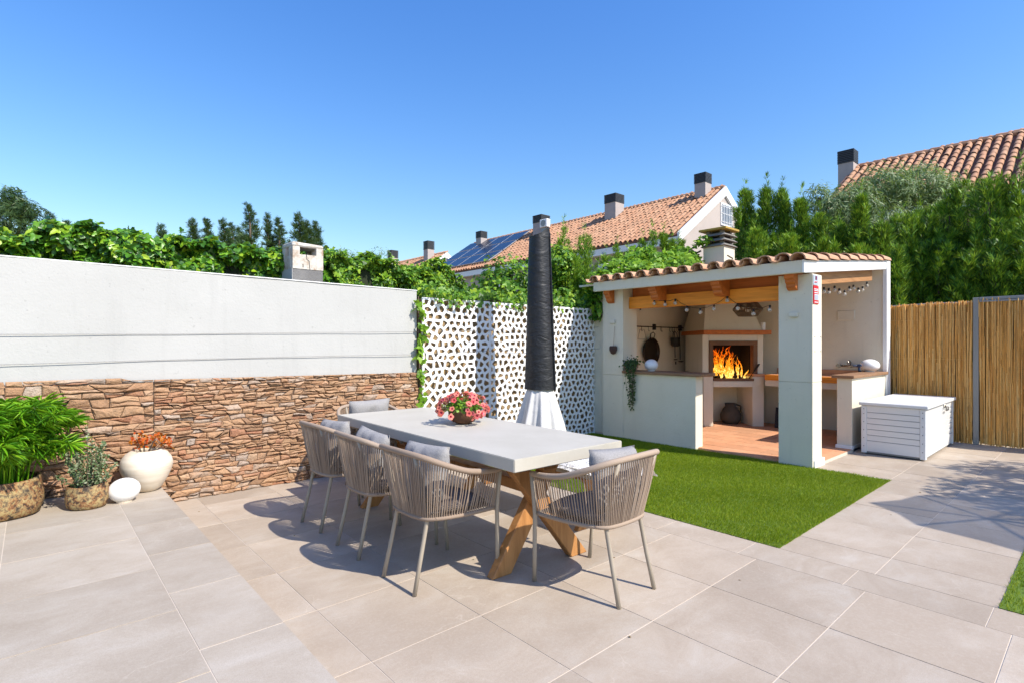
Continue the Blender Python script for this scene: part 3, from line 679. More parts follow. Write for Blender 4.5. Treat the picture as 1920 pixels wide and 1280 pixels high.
# ------------------------------------------------------------------ corner fireplace (part of the hut)
FC = Vector((8.50, 4.126, 0)); FA = -math.atan2(FW[0], FW[1]); fr = Vector((RT[0], RT[1], 0)); ff = Vector((FW[0], FW[1], 0))
def fp(x, y, z): return FC + fr*x + ff*y + Vector((0,0,z))
def fbox(x0, x1, y0, y1, z0, z1): return [fp(x0,y0,z0), fp(x1,y0,z0), fp(x1,y1,z0), fp(x0,y1,z0), fp(x0,y0,z1), fp(x1,y0,z1), fp(x1,y1,z1), fp(x0,y1,z1)]
def fpart(name, boxes, m, **k):
    mb = MB()
    for b in boxes: mb.hexa(fbox(*b))
    return hp(name, mb, m, **k)
fpart('fireplace_base', [(-.484,-.325,0.004,.62,0.03,.84), (.315,.50,0.004,.62,0.03,.84), (-.3245,.3145,0.002,.62,.668,.765), (-.3245,.3145,.60,.62,.03,.667)], W, bevel=0.004)
fpart('hearth_top', [(-.50,-.33,-.02,.50,.842,.882), (.325,.53,-.02,.50,.842,.882)], M['terracotta'], bevel=0.003)
fpart('fireplace_breast', [(-.49,-.385,0.03,.9,.884,1.515), (.405,.50,0.03,.60,.884,1.515), (-.384,.404,0.03,.15,1.415,1.515)], W, bevel=0.004)
brick = m_plaster("firebrick", (0.22,0.12,0.07), (0.13,0.08,0.055)); soot = mat("soot_black", (0.012,0.009,0.008), 0.95)
fpart('firebox_frame', [(-.383,.403,0.012,.14,1.345,1.414), (-.383,-.32,0.012,.14,.884,1.344), (.335,.403,0.012,.14,.884,1.344)], brick, bevel=0.003)
fpart('firebox', [(-.32,.335,.50,.52,.79,1.42), (-.319,-.31,.141,.499,.79,1.40), (.325,.334,.141,.499,.79,1.40), (-.309,.324,.10,.499,1.346,1.36), (-.309,.324,0.15,.499,.77,.79)], soot)
fpart('fire_tray', [(-.32,.335,-.012,.14,.768,.805)], brick, bevel=0.003)
mant = fpart('mantel_shelf', [(-.50,.60,-.05,.20,1.517,1.585)], M['redwood'], bevel=0.004, seg=1)
fpart('mantel_return', [(-.50,-.36,.201,1.10,1.517,1.585)], M['redwood'], bevel=0.003)
hood = MB(); bt = [fp(-.47,.02,1.586), fp(.48,.02,1.586), fp(.48,.62,1.586), fp(-.10,1.30,1.586), fp(-.47,1.08,1.586)]
tp = [fp(-.30,.33,2.50), fp(.20,.33,2.50), fp(.20,.70,2.50), fp(-.05,.90,2.50), fp(-.30,.80,2.50)]
hood.add(bt + tp, [(i, (i+1)%5, 5+(i+1)%5, 5+i) for i in range(5)] + [(4,3,2,1,0), (5,6,7,8,9)]); hp('chimney_hood', hood, W)

# kitchen counter with sink along the back wall
hp('sink_counter_front', MB().box(8.72, 8.775, 2.401, 3.72, 0.795, 0.88), M['beam'], bevel=0.003)
hp('sink_counter_slab', MB().box(8.74, 9.299, 2.401, 3.72, 0.70, 0.794), W)
sink = hp('sink', MB().box(8.776, 9.27, 2.402, 2.46, 0.796, 0.884).box(8.776, 9.27, 3.05, 3.70, 0.796, 0.884).box(8.776, 8.86, 2.461, 3.049, 0.796, 0.884).box(9.20, 9.27, 2.461, 3.049, 0.796, 0.884), M['terracotta'], bevel=0.004)
hp('backsplash', MB().box(9.272, 9.298, 2.402, 3.75, 0.796, 0.968), M['terracotta'], bevel=0.003)
hp('counter_support', MB().box(8.80, 9.29, 3.30, 3.42, 0.03, 0.699), W)
fa = hp('faucet', MB().tube([(9.298,2.66,1.03),(9.24,2.66,1.03)], 0.018, 8).tube([(9.24,2.54,1.035),(9.24,2.78,1.035)], 0.016, 8).tube([(9.24,2.66,1.03),(9.23,2.66,1.10),(9.19,2.66,1.115),(9.12,2.66,1.10),(9.10,2.66,1.07)], 0.011, 8), M['chrome'], smooth=True)
for y in (2.50, 2.82): part('tap_handle', MB().tube([(9.26,y,1.035),(9.21,y,1.035)], 0.032, 10), M['chrome'], fa)
hp('drain_pipe', MB().tube([(9.05,2.66,0.70),(9.05,2.66,0.12),(9.2,2.66,0.06)], 0.026, 8), M['chrome'], smooth=True)
hp('water_pipe', MB().tube([(9.06,2.62,0.62),(9.0,2.52,0.58),(9.0,2.42,0.55)], 0.012, 6), M['iron'])
# small fittings on the walls
plate = mat("cream_cover_plate", (0.66,0.62,0.52), 0.5)
hp('wall_lamp', MB().box(6.345, 6.369, 2.345, 2.44, 1.665, 1.715).box(6.35, 6.369, 2.35, 2.435, 1.655, 1.6645), plate, bevel=0.004)
hp('wall_lamp', MB().box(6.345, 6.369, 4.86, 4.955, 1.665, 1.715).box(6.35, 6.369, 4.865, 4.95, 1.655, 1.6645), plate, bevel=0.004)
hp('socket_plate', MB().box(8.55, 8.72, 5.288, 5.299, 0.985, 1.07), plate, bevel=0.002); hp('socket', MB().box(8.665, 8.70, 5.279, 5.287, 1.0, 1.055), M['iron'], bevel=0.002)
hp('socket_plate', MB().box(7.57, 7.68, 5.288, 5.299, 1.90, 1.99), plate, bevel=0.002); hp('socket', MB().box(7.575, 7.61, 5.279, 5.287, 1.925, 1.975), M['iron'], bevel=0.002)
hp('inspection_cover', MB().box(9.288, 9.2995, 2.62, 2.86, 1.72, 1.87), W, bevel=0.006)
hp('screw_caps', MB().tube([(6.43,2.1995,1.44),(6.43,2.194,1.44)], .006, 6).tube([(6.60,2.1995,1.44),(6.60,2.194,1.44)], .006, 6).tube([(6.43,2.1995,1.28),(6.43,2.194,1.28)], .006, 6).tube([(6.60,2.1995,1.28),(6.60,2.194,1.28)], .006, 6), M['steel'])
# ------------------------------------------------------------------ fire, lamps and utensils in and on the hut
flame = bpy.data.materials.new("flame"); flame.use_nodes = True; nt_ = flame.node_tree; nt_.nodes.remove(nt_.nodes["Principled BSDF"])
em = nt_.nodes.new("ShaderNodeEmission"); g_ = nt_.nodes.new("ShaderNodeNewGeometry"); sp = nt_.nodes.new("ShaderNodeSeparateXYZ"); mr_ = nt_.nodes.new("ShaderNodeMapRange")
nt_.links.new(g_.outputs['Position'], sp.inputs[0]); nt_.links.new(sp.outputs['Z'], mr_.inputs[0]); mr_.inputs[1].default_value = 0.80; mr_.inputs[2].default_value = 1.36
nz_ = nt_.nodes.new("ShaderNodeTexNoise"); nz_.inputs['Scale'].default_value = 24; nz_.inputs['Detail'].default_value = 6; nz_.inputs['Distortion'].default_value = 1.2; nt_.links.new(g_.outputs['Position'], nz_.inputs['Vector'])
ad_ = nt_.nodes.new("ShaderNodeMath"); ad_.operation = 'MULTIPLY_ADD'; ad_.inputs[1].default_value = 1.9; nt_.links.new(nz_.outputs['Fac'], ad_.inputs[0]); nt_.links.new(mr_.outputs[0], ad_.inputs[2])
cr_ = nt_.nodes.new("ShaderNodeValToRGB"); e_ = cr_.color_ramp.elements; e_[0].position = 0.48; e_[0].color = (1, .72, .20, 1); e_[1].position = 1.0; e_[1].color = (.32, .025, .001, 1)
q = e_.new(0.64); q.color = (1, .40, .02, 1); q = e_.new(0.80); q.color = (.9, .15, .004, 1)
dv = nt_.nodes.new("ShaderNodeMath"); dv.operation = 'DIVIDE'; dv.inputs[1].default_value = 1.85; nt_.links.new(ad_.outputs[0], dv.inputs[0]); nt_.links.new(dv.outputs[0], cr_.inputs[0])
nt_.links.new(cr_.outputs[0], em.inputs[0]); em.inputs[1].default_value = 1.15; nt_.links.new(em.outputs[0], nt_.nodes["Material Output"].inputs[0])
fire = thing('fire', 'bright orange log fire burning in the corner fireplace', 'fire', tuple(fp(0, .25, .79)))
gf = random.Random(4)
def tongue(x, y, z, h, w0, bend, seed, tilt=0.0):
    g = random.Random(seed); P = []; rad = []; n = 11; ph = g.uniform(0, 6)
    for i in range(n):
        t = i/(n-1); P.append(fp(x + tilt*t + bend*math.sin(ph + t*5.5)*t, y + 0.03*math.sin(ph*2+t*4), z + h*t)); rad.append(max(0.0015, w0*(1-t)**0.8*(0.55+0.45*math.sin(min(1, t*3.2)*1.57))*(1+0.35*math.sin(t*11+ph))))
    return MB().tube(P, rad, 8, flat=0.5)
fm = MB()
specs = []
for k in range(58):
    x = gf.choice((gf.gauss(-.05,.075), gf.gauss(-.05,.075), gf.gauss(.17,.05), gf.gauss(-.19,.04))); x = max(-.27, min(.27, x)); e = abs(x+.02)/.29; z = .79 + (gf.uniform(0, .05) if k < 26 else gf.uniform(.08, .42)*(1-.55*e))
    h = (gf.uniform(.16, .38) if k < 26 else gf.uniform(.12, .26))*(1-.30*e); w0 = gf.uniform(.022, .05) if k < 26 else gf.uniform(.010, .022)
    specs.append((x, z, min(h, 1.335-z), w0, gf.uniform(-.05,.05), gf.uniform(-.06,.06)))
specs += [(-.07,.79,.50,.055,.06,-.06),(-.03,.79,.54,.05,.07,-.12),(.0,.79,.44,.05,.05,.05),(.03,.9,.34,.03,.05,.05),(-.12,1.08,.22,.030,.05,-.08),(-.16,1.18,.14,.026,.04,-.04),(.22,.82,.34,.03,.06,.0),(.18,.79,.30,.035,.05,.03),(-.22,.8,.26,.03,.03,-.03)]
for k, (x, z, h, w0, b, t) in enumerate(specs):
    m_ = tongue(x, gf.uniform(.16, .40), z, h, w0*0.9, b, 40+k, t); fm.add(m_.v, m_.f)
part('flames', fm, flame, fire, smooth=True)
lg = mat("charred_log", (0.03,0.018,0.012), 0.95)
for (a, b) in (((-.2,.22,.815),(.12,.32,.83)), ((-.05,.34,.815),(.24,.22,.83)), ((-.12,.3,.86),(.16,.26,.875))):
    part('log', MB().tube([fp(*a), fp(*b)], [.028, .024], 8), lg, fire)
pk = thing('fire_shovel', 'black iron fire shovel leaning at the right of the fire', 'shovel', tuple(fp(.37, -.02, .882)))
part('handle', MB().tube([fp(.30,.10,.80), fp(.385,-.03,1.02)], .008, 6), M['iron'], pk); part('blade', MB().bar(fp(.345,.03,.90), fp(.40,-.045,1.045), .05, .012), M['iron'], pk, bevel=.003)

cd = thing('candle', 'white pillar candle standing at the right end of the mantel shelf', 'candle', tuple(fp(.50, .02, 1.585)))
c0 = fp(.50, .03, 1.585); part('wax', MB().lathe([(.034,0),(.034,.125),(.02,.128),(.004,.12)], 16, c0), M['globe'], cd, smooth=0.5); part('wick', MB().tube([c0+Vector((0,0,.12)), c0+Vector((0,0,.14))], .002, 4), M['iron'], cd)

# rail with hooks, pans
rail = thing('utensil_rail', 'black iron rail with hooks on the left wall of the hut', 'rail', (8.2, 5.27, 1.65))
part('bar', MB().tube([(7.3,5.25,1.652),(8.88,5.25,1.652)], .009, 6), M['iron'], rail)
for x in (7.98, 8.80): part('bracket', MB().box(x-.015, x+.015, 5.24, 5.299, 1.60, 1.70), M['iron'], rail, bevel=.003)
hk = MB()
for x in (7.55, 7.75, 8.12, 8.15, 8.40, 8.48, 8.56, 8.64, 8.72):
    hk.tube([(x,5.25,1.662),(x+.01,5.235,1.655),(x,5.235,1.60),(x+.008,5.225,1.57),(x+.02,5.225,1.585)], .0035, 5)
part('hooks', hk, M['iron'], rail)
def wallpan(name, lab, cat, c, r, ry, col, depth=.05):
    t = thing(name, lab, cat, c); b = MB(); n = 28; cx_, cy_, cz_ = c
    ring = lambda rr, y: [(cx_ + rr*math.cos(2*math.pi*i/n), y, cz_ + rr*ry*math.sin(2*math.pi*i/n)) for i in range(n)]
    vs = ring(r, cy_) + ring(r*.97, cy_+.012) + ring(r*.86, cy_+depth) + ring(r*.94, cy_-.002) + ring(r*.84, cy_+depth-.008); fs = []
    for (a, bb) in ((0,1),(1,2),(0,3),(3,4)):
        fs += [(a*n+i, a*n+(i+1)%n, bb*n+(i+1)%n, bb*n+i) for i in range(n)]
    fs += [tuple(2*n+i for i in range(n)), tuple(4*n+i for i in range(n))]
    part('dish', b.add(vs, fs), col, t, smooth=0.6); return t
pan_m = mat("blackened_steel", (0.045,0.03,0.022), 0.35, 0.7); 
t = wallpan('paella_pan', 'large round black pan hanging from the iron rail', 'pan', (7.86, 5.23, 1.235), .235, 1.0, pan_m)
part('handle', MB().tube([(7.80,5.23,1.46),(7.79,5.215,1.53),(7.86,5.21,1.56),(7.92,5.215,1.53),(7.91,5.23,1.46)], .008, 6), M['iron'], t)
t = thing('grill_basket', 'thin wire grill rack hanging at the left end of the iron rail', 'grill rack', (7.52, 5.22, 1.45))
part('wire_frame', MB().tube([(7.48,5.215,1.60),(7.42,5.21,1.44),(7.66,5.21,1.44),(7.60,5.215,1.60),(7.48,5.215,1.60)], .0035, 5), M['iron'], t)
t = thing('hanging_pot', 'small black cooking pot hanging by its bail from the rail', 'pot', (8.50, 5.18, 1.42))
part('body', MB().lathe([(.055,-.10),(.072,-.08),(.085,.05),(.09,.055),(.078,.05),(.065,-.07)], 16, (8.50,5.18,1.42)), M['iron'], t, smooth=0.6)
part('bail', MB().tube([(8.42,5.18,1.465),(8.44,5.19,1.55),(8.50,5.2,1.585),(8.56,5.19,1.55),(8.58,5.18,1.465)], .005, 5), M['iron'], t)
for (name, lab, x, z1, z0, hw) in (('ladle', 'long iron ladle hanging beside the small pot', 8.53, 1.58, 1.12, .035), ('skimmer', 'long iron skimmer hanging at the right end of the rail', 8.70, 1.58, 1.08, .05)):
    t = thing(name, lab, name, (x, 5.22, z1)); part('handle', MB().tube([(x,5.225,z1),(x+.01,5.215,(z0+z1)/2),(x+.02,5.215,z0)], .008, 6), M['iron'], t)
    part('bowl', MB().lathe([(1e-4,-.012),(hw*.7,-.006),(hw,.01),(hw*.9,.012),(1e-4,.0)], 12, (x+.02, 5.205, z0-.03)), M['iron'], t, smooth=True); t.children[1].scale = (1, 1, 1)
# globe lamps, jug, dark vessel
def globe(name, lab, c, r, sq=0.82):
    t = thing(name, lab, 'lamp', (c[0], c[1], c[2])); part('globe', MB().sphere((c[0], c[1], c[2]+r*sq), r, 20, 12, sq), M['globe'], t, smooth=True)
    part('base_ring', MB().lathe([(r*.5,0),(r*.52,.012),(r*.4,.02)], 16, c), M['white'], t)
globe('table_lamp', 'white globe lamp on the left counter beside the trailing plant', (6.56, 4.38, .985), .095, 0.86)
globe('table_lamp', 'white egg shaped lamp on the low wall at the right of the hut', (9.05, 2.36, .965), .125, 0.72)
t = thing('gas_lighter', 'small dark blue object standing beside the egg lamp', 'lighter', (8.88, 2.42, .965)); part('body', MB().box(8.865,8.895,2.435,2.46,.965,1.04).box(8.86,8.90,2.42,2.47,1.041,1.075), mat("navy_plastic",(0.02,0.05,0.12),0.4), t, bevel=.004)
part('foot', MB().box(8.85,8.91,2.42,2.45,.965,.985), M['iron'], t)
jug = thing('clay_jug', 'dark old clay jug on the floor under the fireplace', 'jug', tuple(fp(.10,.35,.03)))
jm = m_plaster("dark_clay", (0.045,0.038,0.03), (0.14,0.12,0.09), 8, .6)
part('body', MB().lathe([(.11,0),(.165,.07),(.17,.15),(.12,.25),(.085,.29),(.095,.34),(.082,.34),(.07,.28)], 20, fp(.10,.35,.03)), jm, jug, smooth=True)
a = fp(.10,.35,.03); part('handle', MB().tube([a+fr*.09+Vector((0,0,.32)), a+fr*.17+Vector((0,0,.29)), a+fr*.165+Vector((0,0,.2))], .014, 6), jm, jug, smooth=True)
t = thing('leaning_board', 'dark object leaning inside the niche right of the fireplace', 'board', (8.95,3.62,.03)); part('board', MB().bar((8.84,3.56,.04),(8.99,3.60,.34),.10,.03), M['iron'], t); part('grip', MB().bar((8.995,3.602,.35),(9.01,3.606,.42),.03,.025), M['iron'], t)
# pendant lamp
pd = thing('pendant_lamp', 'dark woven wicker pendant lamp hanging in front of the chimney hood', 'lamp', tuple(at(1402, 581, D=7.3)))
pc_ = at(1402, 581, D=7.3); wick = mat("brown_wicker", (0.13,0.085,0.05), 0.85)
prof = [(.12,-.085),(.185,-.005),(.185,.01),(.125,.09)]
ri = MB(); nn = 56
for i in range(nn):
    a0 = 2*math.pi*i/nn; ri.tube([(pc_.x+r*math.cos(a0), pc_.y+r*math.sin(a0), pc_.z+z) for r, z in prof], .0055, 4)
for (r, z) in ((.12,-.085),(.186,.0),(.125,.09),(.155,-.045),(.156,.05)):
    ri.tube([(pc_.x+r*math.cos(2*math.pi*i/32), pc_.y+r*math.sin(2*math.pi*i/32), pc_.z+z) for i in range(33)], .006, 5)
part('woven_shade', ri, wick, pd); part('cord', MB().tube([pc_+Vector((0,0,.02)), pc_+Vector((0,0,.5))], .004, 5), M['iron'], pd); part('bulb', MB().sphere(pc_, .035, 12, 8), M['globe'], pd, smooth=True)
# string lights
glass = mat("clear_bulb", (0.75,0.73,0.68), 0.08, spec=0.8); glass.node_tree.nodes["Principled BSDF"].inputs['Transmission Weight'].default_value = 0.55
bulb_me = MB().sphere((0,0,-.038), .024, 12, 8, 1.05).mesh('bulb', glass, True); sock_me = MB().lathe([(.011,-.016),(.013,-.01),(.013,.014),(.007,.018)], 10).mesh('socket', M['iron'], True)
def string(lab, pts, mt):
    t = thing('string_lights', lab, 'string lights', tuple(pts[0])); cp = []
    for i, p in enumerate(pts):
        b = put('bulb', bulb_me, t, tuple(p - pts[0])); put('socket', sock_me, b, (0,0,0)); cp.append(p + Vector((0,0,.016)))
        if i + 1 < len(pts): m2 = (p + pts[i+1])/2; cp.append(m2 + Vector((0,0,.005)))
    part('cable', MB().tube(cp, .003, 4), mt, t); return t
string('string of small round bulbs draped along the orange beam at the front of the hut', [at(1100+x/4.5725, 460+y/4.5725 - 2, X=6.48) for x, y in ((580,485),(672,495),(760,480),(858,540),(975,560),(1092,530),(1205,455),(1295,525),(1430,570),(1570,535))], M['iron'])
string('string of clear bulbs draped under the side beam at the right of the hut', [at(1490+x/10.105, 490+y/10.11 - 3, Y=2.42) for x, y in ((555,550),(645,565),(755,520),(845,570),(945,605),(1035,525),(1110,500),(1205,555),(1285,530),(1365,445))], M['chairmetal'])
# mask hanging on the left pillar
t = thing('clay_mask', 'small dark clay face ornament hanging on a cord on the left pillar', 'ornament', (6.34, 4.875, 1.28)); mk_ = mat("dark_red_clay", (0.07,0.035,0.028), 0.8)
part('face', MB().lathe([(1e-4,-.075),(.035,-.06),(.055,-.01),(.055,.035),(.045,.05),(.035,.045)], 14, (6.33,4.875,1.285)), mk_, t, smooth=True)
part('cord', MB().tube([(6.335,4.875,1.33),(6.362,4.87,1.62)], .003, 4), M['darkwood'], t); part('nose', MB().bar((6.28,4.875,1.30),(6.275,4.875,1.27),.016,.014), mk_, t); part('eyes', MB().sphere((6.285,4.897,1.302),.009,8,6).sphere((6.285,4.853,1.302),.009,8,6), M['iron'], t)
# sticker and alarm sign on the sunny face of the right pillar
ys_ = 2.1985
sg = thing('alarm_sign', 'red alarm company sign with white lettering on the sunlit pillar face', 'sign', (6.46, 2.197, 1.93)); red = mat("sign_red", (0.60,0.015,0.03), 0.4); sw = mat("sign_white", (0.72,0.72,0.75), 0.4); sg_grey = mat("sign_grey", (0.42,0.44,0.52), 0.4)
part('plate', MB().box(6.375, 6.525, 2.191, ys_, 1.80, 2.0), red, sg, bevel=.001); part('plate_white', MB().box(6.395, 6.51, 2.1875, 2.1905, 1.842, 1.905), sw, sg); part('plate_grey', MB().box(6.405, 6.50, 2.185, 2.187, 1.85, 1.898), sg_grey, sg)
lt = MB()
for k, (x0, x1, z) in enumerate(((6.39,6.425,1.962),(6.43,6.45,1.962),(6.455,6.505,1.962),(6.39,6.41,1.945),(6.415,6.46,1.945),(6.465,6.51,1.945),(6.395,6.50,1.922),(6.40,6.44,1.818),(6.445,6.50,1.818))): lt.box(x0, x1, 2.1885, 2.1905, z-.005, z+.005)
part('lettering', lt, sw, sg)
st = thing('sticker', 'pale blue grey sticker with small red and blue emblem above the red sign', 'sticker', (6.46, 2.197, 2.05)); part('sheet', MB().box(6.375,6.515,2.193,ys_,2.006,2.115), mat("sticker_blue",(0.42,0.48,0.56),0.4), st, bevel=.001)
part('emblem', MB().box(6.43,6.475,2.190,2.1925,2.066,2.106), mat("emblem_maroon",(0.16,0.02,0.07),0.4), st); part('script', MB().tube([(6.40,2.1915,2.03),(6.42,2.1915,2.045),(6.435,2.1915,2.03),(6.45,2.1915,2.045),(6.47,2.1915,2.035),(6.49,2.1915,2.05)], .004, 4), red, st)
# ------------------------------------------------------------------ dining table
TA = R(-1.9)
table = thing('dining_table', 'long dining table with pale concrete top on crossed teak legs', 'table', (2.38, 3.28, 0), TA)
part('tabletop', MB().box(-.445,.445,-1.19,1.19,.682,.752), M['concrete'], table, bevel=.004, local=True, seg=2)
for s in (-1, 1):
    yj = s*0.88
    for sx in (-1, 1):
        lo = (sx*.30, s*.905, 0.0); mid = (-sx*.055, yj, .455); 
        b = MB(); w2, d2 = .062, .055
        # lower leg: one straight slanting post with a level cut foot
        def ring(c, wx, dy): return [(c[0]-wx, c[1]-dy, c[2]), (c[0]+wx, c[1]-dy, c[2]), (c[0]+wx, c[1]+dy, c[2]), (c[0]-wx, c[1]+dy, c[2])]
        top = (-sx*.20, s*.855, .655)
        ys = .0285*sx*s
        b.hexa(ring((lo[0], lo[1]+ys, 0), .072, .028 if False else .03) + ring((top[0], top[1]+ys, .655), .072, .03))
        part('leg', b, M['teak'], table, bevel=.005, local=True)
part('stretcher', MB().box(-.05,.05,-.846,.846,.43,.50), M['teak'], table, bevel=.004, local=True)
part('top_rail', MB().box(-.055,.055,-1.0,1.0,.60,.68), M['teak'], table, bevel=.004, local=True)
for s in (-1, 1): part('cross_rail', MB().box(-.33,.33,s*.86-.045,s*.86+.045,.656,.681), M['teak'], table, bevel=.003, local=True)
# bench along the far side, same make
bench = thing('bench', 'pale topped teak bench behind the dining table on the lawn side', 'bench', (3.17, 3.33, 0), R(-1.9))
part('seat', MB().box(-.19,.19,-1.12,1.12,.40,.455), M['concrete'], bench, bevel=.004, local=True)
for s in (-1, 1):
    for sx in (-1, 1):
        b = MB(); ys = .022*sx*s
        q = lambda c, wx, dy: [(c[0]-wx, c[1]-dy, c[2]), (c[0]+wx, c[1]-dy, c[2]), (c[0]+wx, c[1]+dy, c[2]), (c[0]-wx, c[1]+dy, c[2])]
        b.hexa(q((sx*.14, s*.74+ys, 0), .05, .021) + q((-sx*.11, s*.74+ys, .38), .05, .021)); part('leg', b, M['teak'], bench, bevel=.004, local=True)
part('rail', MB().box(-.04,.04,-.71,.71,.33,.399), M['teak'], bench, bevel=.003, local=True)
fl = MB(); g = np.random.default_rng(7)        # fleece laid over the near end of the bench
nx, nyy = 9, 30
V = []
for j in range(nyy+1):
    for i in range(nx+1):
        u = i/nx*2-1; y = -1.145 + j/nyy*1.5; x = u*.215; z = .468 + .006*math.sin(j*1.3+i) ; 
        if abs(u) > .9: z -= .035; x *= .96
        if j == 0: z -= .018; 
        if j == 1: z -= .012
        V.append((x, y, z))
fs = [(j*(nx+1)+i, j*(nx+1)+i+1, (j+1)*(nx+1)+i+1, (j+1)*(nx+1)+i) for j in range(nyy) for i in range(nx)]
fleece = thing('sheepskin', 'white sheepskin throw draped over the near end of the bench', 'throw', (3.17, 3.33, 0), R(-1.9))
me = MB().add(V, fs).mesh('hide', M['wool'], True); put('hide', me, fleece)
N = 14000; k = g.integers(0, len(fs), N); q = np.array(V)[np.array(fs)[k]]; a = g.random((N,1)); b = g.random((N,1))
p = q[:,0]*(1-a)*(1-b) + q[:,1]*a*(1-b) + q[:,2]*a*b + q[:,3]*(1-a)*b
nrm = np.stack([g.normal(0,.8,N), g.normal(0,.8,N)-.15, np.abs(g.normal(.5,.4,N))], 1)
edge = (np.abs(p[:,0]) > .195) ; nrm[edge,0] += np.sign(p[edge,0])*1.2; e2 = p[:,1] < -1.13; nrm[e2,1] -= 1.5
put('wool', scatter('wool', [(-.12,0,0),(.12,0,0),(0.05,1,.2)], [(0,1,2)], p, frames(np.cross(nrm, rdir(N)), nrm), g.uniform(.010,.018,N), M['wool']), fleece, kind='stuff')

# ------------------------------------------------------------------ rope dining chairs
rim = [(-.292,.245,.630),(-.312,.12,.640),(-.318,-.02,.665),(-.296,-.15,.712),(-.235,-.235,.750),(-.13,-.272,.765),(0,-.28,.768)]
rim = rim + [(-x, y, z) for x, y, z in rim[-2::-1]]
low = [(-.262,.225,.402),(-.258,.11,.402),(-.245,-.01,.402),(-.215,-.12,.402),(-.165,-.185,.400),(-.09,-.205,.400),(0,-.21,.400)]
low = low + [(-x, y, z) for x, y, z in low[-2::-1]]
def make_chair(name, lab, loc, rz):
    t = thing(name, lab, 'chair', loc, rz, 'rope dining chairs around the table')
    part('rim', MB().tube(catmull(rim, 61), .0165, 10), M['rope'], t, smooth=True, local=True)
    part('seat_rail', MB().tube(catmull(low, 41), .013, 8), M['rope'], t, smooth=True, local=True)
    part('seat_frame', MB().tube([low[0], (-.13,.232,.402), (.13,.232,.402), low[-1]], .012, 8).tube([(-.25,.05,.398),(.25,.05,.398)], .009, 6).tube([(-.22,-.1,.398),(.22,-.1,.398)], .009, 6), M['chairmetal'], t, smooth=True, local=True)
    for s in (-1, 1):
        part('leg', MB().tube([(s*.165,-.262,0),(s*.1585,-.215,.20),(s*.155,-.172,.395),(s*.160,-.205,.58),(s*.170,-.262,.755)], .0125, 10), M['chairmetal'], t, smooth=True, local=True)
        part('leg', MB().tube([(s*.252,.262,0),(s*.262,.250,.20),(s*.272,.238,.40),(s*.283,.240,.52),(s*.293,.246,.63)], .0125, 10), M['chairmetal'], t, smooth=True, local=True)
    ropes = MB(); K = 92; A = catmull(rim, K+1); B = catmull(low, K+1); g = random.Random(2)
    for i in range(K+1):
        if i in (0, K): continue
        a, b = A[i], B[i]; j = g.gauss(0, .0022); m_ = (a+b)/2 + Vector((a.x+b.x, a.y+b.y-.05, 0)).normalized()*(.006 + g.gauss(0, .002))
        ropes.tube([a, m_ + Vector((j,j,0)), b + Vector((0,0,-.008))], .0047, 4, cap=False)
    for i in range(0, K): 
        if i % 1 == 0: ropes.tube([B[i] + Vector((0,0,-.012)), B[i+1] + Vector((0,0,.012))], .005, 4, cap=False)
    part('rope_weave', ropes, M['rope'], t, smooth=True, kind='stuff', local=True)
    sw_ = MB()
    for i in range(22):
        x = -.21 + .42*i/21; y1 = -.19 + .6*x*x*4*.35; sw_.tube([(x,.228,.406),(x,y1,.406)], .006, 4, cap=False)
    part('seat_webbing', sw_, M['rope'], t, kind='stuff', local=True)
    return t
def pillow(w, h, t_, seed, n=14):
    g = random.Random(seed); vs = []; fs = []; ph = [g.uniform(0,6) for _ in range(4)]
    for side in (1, -1):
        for j in range(n+1):
            for i in range(n+1):
                u, v = i/n*2-1, j/n*2-1; e = max(0, (1-u**4)*(1-v**4))**.6
                pin = 1 - .05*(1-abs(v)**2)*abs(u)**6
                wr = .009*math.sin(u*5+ph[0])*math.sin(v*4+ph[1])*e + .006*math.sin(u*11+v*7+ph[2])*e
                vs.append((u*w/2*(1-.035*(1-v*v)), side*(t_/2*e) + wr, v*h/2*(1-.045*(1-u*u))))
    m_ = (n+1)**2
    for s in range(2):
        for j in range(n):
            for i in range(n):
                a = s*m_ + j*(n+1)+i; f = (a, a+1, a+n+2, a+n+1); fs.append(f if s == 0 else f[::-1])
    mb = MB().add(vs, fs); return mb
def seat_pad(seed):
    n = 12; vs = []; fs = []
    for side in (1, -1):
        for j in range(n+1):
            for i in range(n+1):
                u, v = i/n*2-1, j/n*2-1; ku = u*math.sqrt(max(0,1-.28*v*v)); kv = v*math.sqrt(max(0,1-.28*u*u)); e = max(0,(1-abs(u)**5)*(1-abs(v)**5))**.5
                vs.append((ku*.245, kv*.225, .0275 + side*.0275*e))
    m_ = (n+1)**2
    for s in range(2):
        for j in range(n):
            for i in range(n):
                a = s*m_+j*(n+1)+i; f = (a, a+1, a+n+2, a+n+1); fs.append(f if s == 0 else f[::-1])
    return MB().add(vs, fs)
pad_me = seat_pad(1).mesh('seat_pad', M['seatfab'], True)
chairs = [
 ((1.80, 2.69, 0), -90, 'rope armchair nearest the camera on the left long side of the table', 0.02),
 ((1.80, 3.335, 0), -90, 'rope armchair in the middle of the left long side of the table', -.02),
 ((1.81, 3.99, 0), -90, 'rope armchair farthest back on the left long side, near the stone wall', .03),
 ((2.413, 1.965, 0), 1.5, 'beige rope armchair at the near end of the table beside the lawn', .0),
 ((2.44, 4.70, 0), 180, 'beige rope armchair at the far end of the table in front of the stone wall', .0)]
first = None; pil = [pillow(.425,.34,.13,s).mesh('pillow', M['cushion'], True) for s in (3, 8)]
spots = ['in the nearest of the three chairs on the left', 'in the middle of the three chairs on the left', 'in the farthest of the three chairs on the left', 'in the chair at the near end of the table', 'in the chair at the far end of the table']
